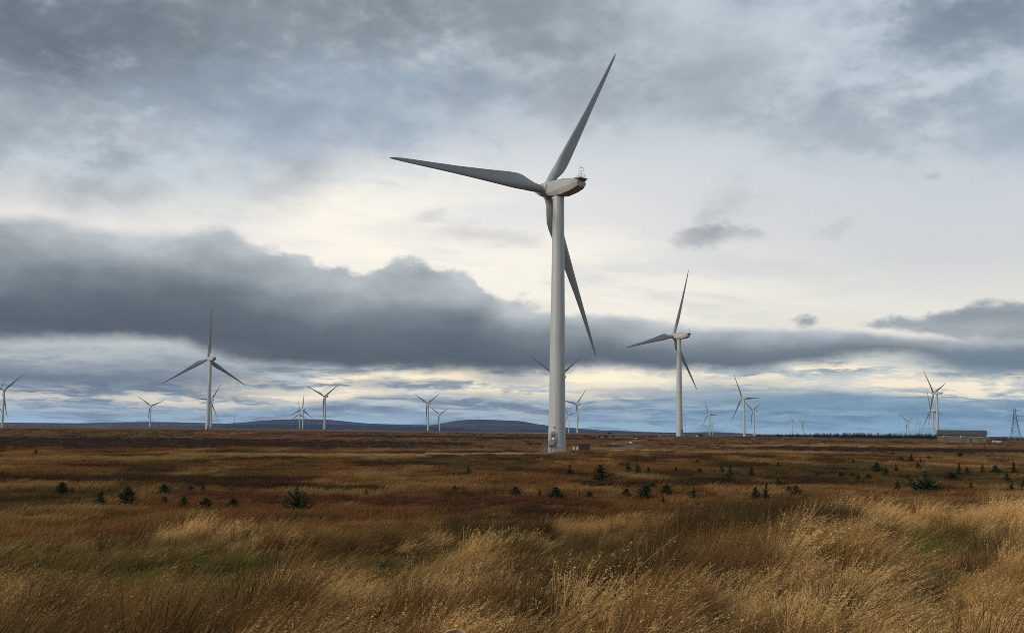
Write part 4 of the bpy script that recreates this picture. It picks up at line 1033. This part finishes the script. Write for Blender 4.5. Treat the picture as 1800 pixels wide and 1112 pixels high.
def scatter(name, label, cat, coll, P, rot, scl, idx):
    me = bpy.data.meshes.new(name); me.vertices.add(len(P)); me.vertices.foreach_set('co', np.asarray(P, np.float32).ravel())
    for nm, typ, dat, key in (('rot', 'FLOAT_VECTOR', rot, 'vector'), ('scl', 'FLOAT_VECTOR', scl, 'vector'), ('idx', 'INT', idx, 'value')):
        a = me.attributes.new(nm, typ, 'POINT'); a.data.foreach_set(key, np.asarray(dat, np.int32 if typ == 'INT' else np.float32).ravel())
    me.materials.append(grassm)
    o = bpy.data.objects.new(name, me); C.objects.link(o)
    ng = bpy.data.node_groups.new(name, 'GeometryNodeTree')
    ng.interface.new_socket('Geometry', in_out='INPUT', socket_type='NodeSocketGeometry'); ng.interface.new_socket('Geometry', in_out='OUTPUT', socket_type='NodeSocketGeometry')
    gi, go = ng.nodes.new('NodeGroupInput'), ng.nodes.new('NodeGroupOutput')
    ci = ng.nodes.new('GeometryNodeCollectionInfo'); ci.inputs['Collection'].default_value = coll; ci.inputs['Separate Children'].default_value = True; ci.inputs['Reset Children'].default_value = True
    ip = ng.nodes.new('GeometryNodeInstanceOnPoints'); ip.inputs['Pick Instance'].default_value = True
    def na(nm, typ):
        n = ng.nodes.new('GeometryNodeInputNamedAttribute'); n.data_type = typ; n.inputs['Name'].default_value = nm
        return n.outputs[0]
    ng.links.new(gi.outputs[0], ip.inputs['Points']); ng.links.new(ci.outputs[0], ip.inputs['Instance'])
    ng.links.new(na('idx', 'INT'), ip.inputs['Instance Index']); ng.links.new(na('rot', 'FLOAT_VECTOR'), ip.inputs['Rotation']); ng.links.new(na('scl', 'FLOAT_VECTOR'), ip.inputs['Scale'])
    ng.links.new(ip.outputs[0], go.inputs[0])
    m = o.modifiers.new('scatter', 'NODES'); m.node_group = ng
    return tag(o, label, cat, kind='stuff')

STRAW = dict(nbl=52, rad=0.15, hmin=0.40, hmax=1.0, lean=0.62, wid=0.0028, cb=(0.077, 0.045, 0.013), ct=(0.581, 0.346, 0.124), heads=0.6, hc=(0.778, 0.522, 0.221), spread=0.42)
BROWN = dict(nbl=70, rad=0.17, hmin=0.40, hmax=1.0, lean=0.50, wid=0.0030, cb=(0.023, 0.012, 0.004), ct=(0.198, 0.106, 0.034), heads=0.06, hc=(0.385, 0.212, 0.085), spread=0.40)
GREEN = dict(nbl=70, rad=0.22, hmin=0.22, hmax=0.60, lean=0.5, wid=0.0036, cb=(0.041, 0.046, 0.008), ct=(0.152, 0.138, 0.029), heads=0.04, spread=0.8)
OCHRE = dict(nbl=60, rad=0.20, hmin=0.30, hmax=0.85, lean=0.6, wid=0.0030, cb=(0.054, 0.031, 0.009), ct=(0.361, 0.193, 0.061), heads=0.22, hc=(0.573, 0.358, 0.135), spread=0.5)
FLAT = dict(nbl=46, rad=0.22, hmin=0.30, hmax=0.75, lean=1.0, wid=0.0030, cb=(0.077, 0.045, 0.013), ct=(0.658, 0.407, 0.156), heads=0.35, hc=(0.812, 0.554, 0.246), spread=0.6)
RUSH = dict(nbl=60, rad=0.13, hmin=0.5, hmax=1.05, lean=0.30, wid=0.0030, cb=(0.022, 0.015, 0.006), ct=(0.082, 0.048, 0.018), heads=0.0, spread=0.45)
near = tuft_set('near_tufts', [STRAW] * 4 + [BROWN] * 4 + [GREEN] * 3 + [OCHRE] * 3 + [FLAT] * 3 + [RUSH] * 2)
SPECIES = [(0, 4), (4, 8), (8, 11), (11, 14), (14, 17), (17, 19)]
g = np.random.default_rng(11)
def topix(x, y, z):
    d = y * cp + z * sp; u = z * cp - y * sp; a, b = FPX * x / d, -FPX * u / d
    return 900 + a * cr - b * sr, 556 + a * sr + b * cr
ZONES = [  # centre and radii on the photograph, species (0 straw 1 brown 2 green 3 ochre 4 flattened straw 5 dark rush, once as painted shade), weight
    (120, 905, 150, 22, 0, .6), (600, 905, 200, 20, 0, .5), (980, 900, 150, 20, 0, .5), (1200, 885, 150, 18, 0, .5), (120, 925, 150, 30, 0, .5), (225, 935, 50, 35, 5, .6), (390, 925, 110, 30, 0, .5), (560, 945, 120, 40, 1, .5), (650, 915, 60, 20, 0, .4), (800, 905, 60, 24, 0, .8), (860, 950, 90, 35, 5, .55),
    (1000, 915, 130, 30, 3, .4), (1200, 905, 110, 30, 1, .45), (1290, 940, 60, 30, 5, .5), (1480, 880, 170, 30, 0, .8), (1450, 935, 140, 16, 5, .9), (1720, 900, 110, 34, 0, .6), (1640, 955, 110, 30, 2, .9),  # wide thin rush zone: a shadow band imitated by dark grass colour
    (110, 1015, 210, 38, 2, 1.2), (330, 1015, 130, 32, 2, 1.1), (250, 965, 200, 20, 3, .3), (480, 1000, 90, 30, 5, .4), (640, 990, 150, 24, 2, .8), (860, 990, 90, 20, 3, .4), (1020, 985, 110, 28, 2, .8), (1110, 1010, 90, 35, 5, .7),
    (1300, 990, 130, 30, 1, .5), (1500, 985, 110, 25, 3, .3), (1640, 975, 80, 25, 5, .6), (1740, 990, 80, 35, 1, .5), (700, 1060, 230, 45, 4, .55), (520, 1050, 120, 35, 0, .4), (100, 1085, 150, 30, 3, .4), (300, 1070, 120, 25, 1, .4),
    (960, 1050, 90, 28, 5, .5), (1000, 1090, 120, 22, 4, .4), (1150, 1060, 80, 40, 1, .4), (1300, 1060, 130, 35, 0, .4), (1260, 1100, 100, 20, 2, .6), (1430, 1050, 130, 35, 4, .4), (1560, 1035, 90, 30, 1, .4), (1620, 1095, 110, 22, 2, .5), (1730, 1060, 110, 35, 3, .4)]
def choose(x, y, z, jit):
    px, py = topix(x, y, z); sc_ = []
    for k in range(6):
        q = 0.85 * fbm(x / 3.4 + 11 * k, y / 2.2 - 5 * k, 61 + k, 3) + g.normal(0, jit, len(x)) + (0.03, 0.04, 0.0, 0.06, 0.0, -0.02)[k]
        for cx, cy, rx, ry, sp_, w in ZONES:
            if sp_ == k: q = q + 0.8 * w * np.exp(-((px - cx) / rx) ** 2 - ((py - cy - (20 if k == 2 else 26)) / (ry * (1.6 if k == 2 else 1.1))) ** 2)
        sc_.append(q)
    return np.argmax(np.array(sc_), 0)
N = 4700                                   # tussocks
td = np.sqrt(g.uniform(5.0 ** 2, 40 ** 2, N)); ta = g.uniform(-0.62, 0.62, N); tx, ty = td * np.sin(ta), td * np.cos(ta)
tsp = choose(tx, ty, ter(tx, ty), 0.07); th = np.clip(g.normal(0.96, 0.26, N), 0.45, 1.5) * np.where(td > 33, 0.7, 1) * np.interp(td, [5, 10, 16, 24], [0.68, 0.75, 0.84, 0.92]) * (0.8 + 0.4 * fbm(tx / 4, ty / 4, 71, 2))
nper = g.integers(4, 10, N); own = np.repeat(np.arange(N), nper); K = len(own)
rr_ = np.abs(g.normal(0, 0.21, K)); ra = g.uniform(0, 6.283, K)
x1, y1 = tx[own] + rr_ * np.cos(ra), ty[own] + rr_ * np.sin(ra)
def lowness(x, y):
    px, py = topix(x, y, ter(x, y)); q = np.zeros_like(px)
    for cx, cy, rx, ry, sp_, w in ZONES:
        if sp_ == 2: q = np.maximum(q, np.exp(-((px - cx) / (rx * 1.05)) ** 2 - ((py - cy - 45) / (ry + 40)) ** 2))
    return q
s1 = np.where(g.random(K) < np.where(tsp[own] == 2, 0.8, 0.95), tsp[own], np.array([3, 1, 5, 1, 3, 2])[g.integers(0, 6, K)]); h1 = th[own] * np.clip(1.05 - 0.55 * rr_ / 0.5, 0.5, 1.1) * g.uniform(0.85, 1.1, K) * (1 - 0.58 * lowness(x1, y1))
N2 = 7500                                 # lower growth between them
bd = np.sqrt(g.uniform(5.0 ** 2, 40 ** 2, N2)); ba = g.uniform(-0.62, 0.62, N2); x2, y2 = bd * np.sin(ba), bd * np.cos(ba)
s2 = choose(x2, y2, ter(x2, y2), 0.12); h2 = g.uniform(0.28, 0.6, N2) * (1 - 0.4 * lowness(x2, y2))
x, y, spc, hs = np.concatenate([x1, x2]), np.concatenate([y1, y2]), np.concatenate([s1, s2]), np.concatenate([h1, h2])
n_ = len(x); lo_, hi_ = np.array([a_ for a_, _ in SPECIES])[spc], np.array([b_ for _, b_ in SPECIES])[spc]
idx = lo_ + (g.random(n_) * (hi_ - lo_)).astype(int)
gust = 0.5 * (fbm(x / 3, y / 3, 47, 3) - 0.5)
rot = np.stack([g.normal(0, 0.10, n_), g.normal(0, 0.11, n_) + gust, g.normal(0.1, 0.4, n_)], -1)
w_ = g.uniform(0.85, 1.2, n_) * (0.6 + 0.4 * hs)
scl = np.stack([w_, w_, hs], -1)
P = np.stack([x, y, ter(x, y) - 0.02], -1)
# nothing tall grows on the stump or just in front of it
sd_ = STUMP[1] - y; clr = (np.abs(x - STUMP[0] * y / STUMP[1]) < 0.45) & (sd_ > -0.35) & (sd_ < 3.2)
scl = scl * np.where(clr & clr & (sd_ > 0.35), 0.22, 1.0)[:, None]
kp = ~(clr & (sd_ <= 0.35))
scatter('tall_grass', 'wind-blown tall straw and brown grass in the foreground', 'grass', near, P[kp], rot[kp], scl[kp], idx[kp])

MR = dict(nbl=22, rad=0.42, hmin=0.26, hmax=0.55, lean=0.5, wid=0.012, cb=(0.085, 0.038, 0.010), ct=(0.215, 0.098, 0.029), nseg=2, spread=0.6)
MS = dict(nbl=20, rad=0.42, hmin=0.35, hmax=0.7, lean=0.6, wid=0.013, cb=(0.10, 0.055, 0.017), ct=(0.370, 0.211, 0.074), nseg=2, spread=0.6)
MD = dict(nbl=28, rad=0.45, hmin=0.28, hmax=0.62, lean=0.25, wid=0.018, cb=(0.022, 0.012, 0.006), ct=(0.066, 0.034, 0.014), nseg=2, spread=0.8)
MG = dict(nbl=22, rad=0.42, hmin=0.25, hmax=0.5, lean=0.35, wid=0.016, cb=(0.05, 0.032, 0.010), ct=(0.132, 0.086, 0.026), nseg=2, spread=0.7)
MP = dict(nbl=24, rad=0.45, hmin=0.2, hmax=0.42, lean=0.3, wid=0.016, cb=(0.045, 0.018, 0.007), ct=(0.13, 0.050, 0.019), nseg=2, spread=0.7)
mid = tuft_set('mid_tufts', [MR] * 3 + [MS] * 2 + [MD] * 2 + [MG] * 2 + [MP] * 2)
N = 125000
dd = np.exp(g.uniform(math.log(38), math.log(1500), N)); dd = np.where(g.random(N) < 0.5, dd, np.sqrt(g.uniform(45 ** 2, 240 ** 2, N))); aa = g.uniform(-0.6, 0.6, N)
x, y = dd * np.sin(aa), dd * np.cos(aa); z = ter(x, y)
PXp = 900 + FPX * np.tan(aa); PYp = HOR + ROLL * (PXp - 900) - FPX * z / y
# ground cover under each tuft, read from the terrain's cover grid
ri = np.clip(np.searchsorted(rg, dd), 0, n_r - 1); ai = np.clip(np.searchsorted(az_g, aa), 0, n_a - 1)
cv = cov.reshape(n_r, n_a, 4)[ri, ai]
q1 = fbm(x / 7, y / 15, 51, 4) + g.normal(0, 0.05, N); q2 = fbm(x / 18, y / 40, 52, 3) + g.normal(0, 0.04, N)
idx = np.where(q1 > 0.69, g.integers(3, 5, N), np.where(q1 < 0.37, g.integers(5, 7, N), np.where(q2 < 0.40, g.integers(7, 9, N), g.integers(0, 3, N))))
idx = np.where(cv[:, 1] > 0.4, g.integers(3, 5, N), idx); idx = np.where(cv[:, 2] > 0.4, g.integers(9, 11, N), idx); idx = np.where(cv[:, 0] > 0.35, g.integers(5, 7, N), idx)
kp = (cv[:, 3] < 0.3)
hs = np.clip(0.6 + 0.9 * (fbm(x / 6, y / 6, 53, 3) - 0.2), 0.5, 1.5) * np.interp(dd, [40, 120, 300, 620, 1500], [1.0, 1.0, 1.2, 1.4, 1.8])
rot = np.stack([g.normal(0, 0.1, N), g.normal(0, 0.1, N), g.normal(0, 0.5, N)], -1)
wsc = np.interp(dd, [40, 120, 300, 620, 1500], [1.0, 1.2, 1.9, 3.2, 6.5])
scl = np.stack([wsc * g.uniform(0.8, 1.25, N), wsc * g.uniform(0.8, 1.25, N), hs * g.uniform(0.75, 1.2, N)], -1)
P = np.stack([x, y, z - 0.03], -1)
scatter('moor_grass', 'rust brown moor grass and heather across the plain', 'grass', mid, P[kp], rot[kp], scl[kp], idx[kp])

# ------------------------------------------------------------------ air between here and the hills
HAZE = 3.8e-5
if HAZE:
    hz = MT('haze'); vp = hz.n('ShaderNodeVolumePrincipled')
    vp.inputs['Color'].default_value = (0.42, 0.62, 1.0, 1); vp.inputs['Density'].default_value = HAZE; vp.inputs['Anisotropy'].default_value = 0.2
    hz.t.nodes.remove(hz.p); hz.l(vp.outputs[0], hz.out.inputs['Volume'])
    bm = bmesh.new(); box(bm, -15600, 15600, -15600, 15600, -75, 190)
    tag(meshobj('haze', bm, hz.m), kind='stuff')
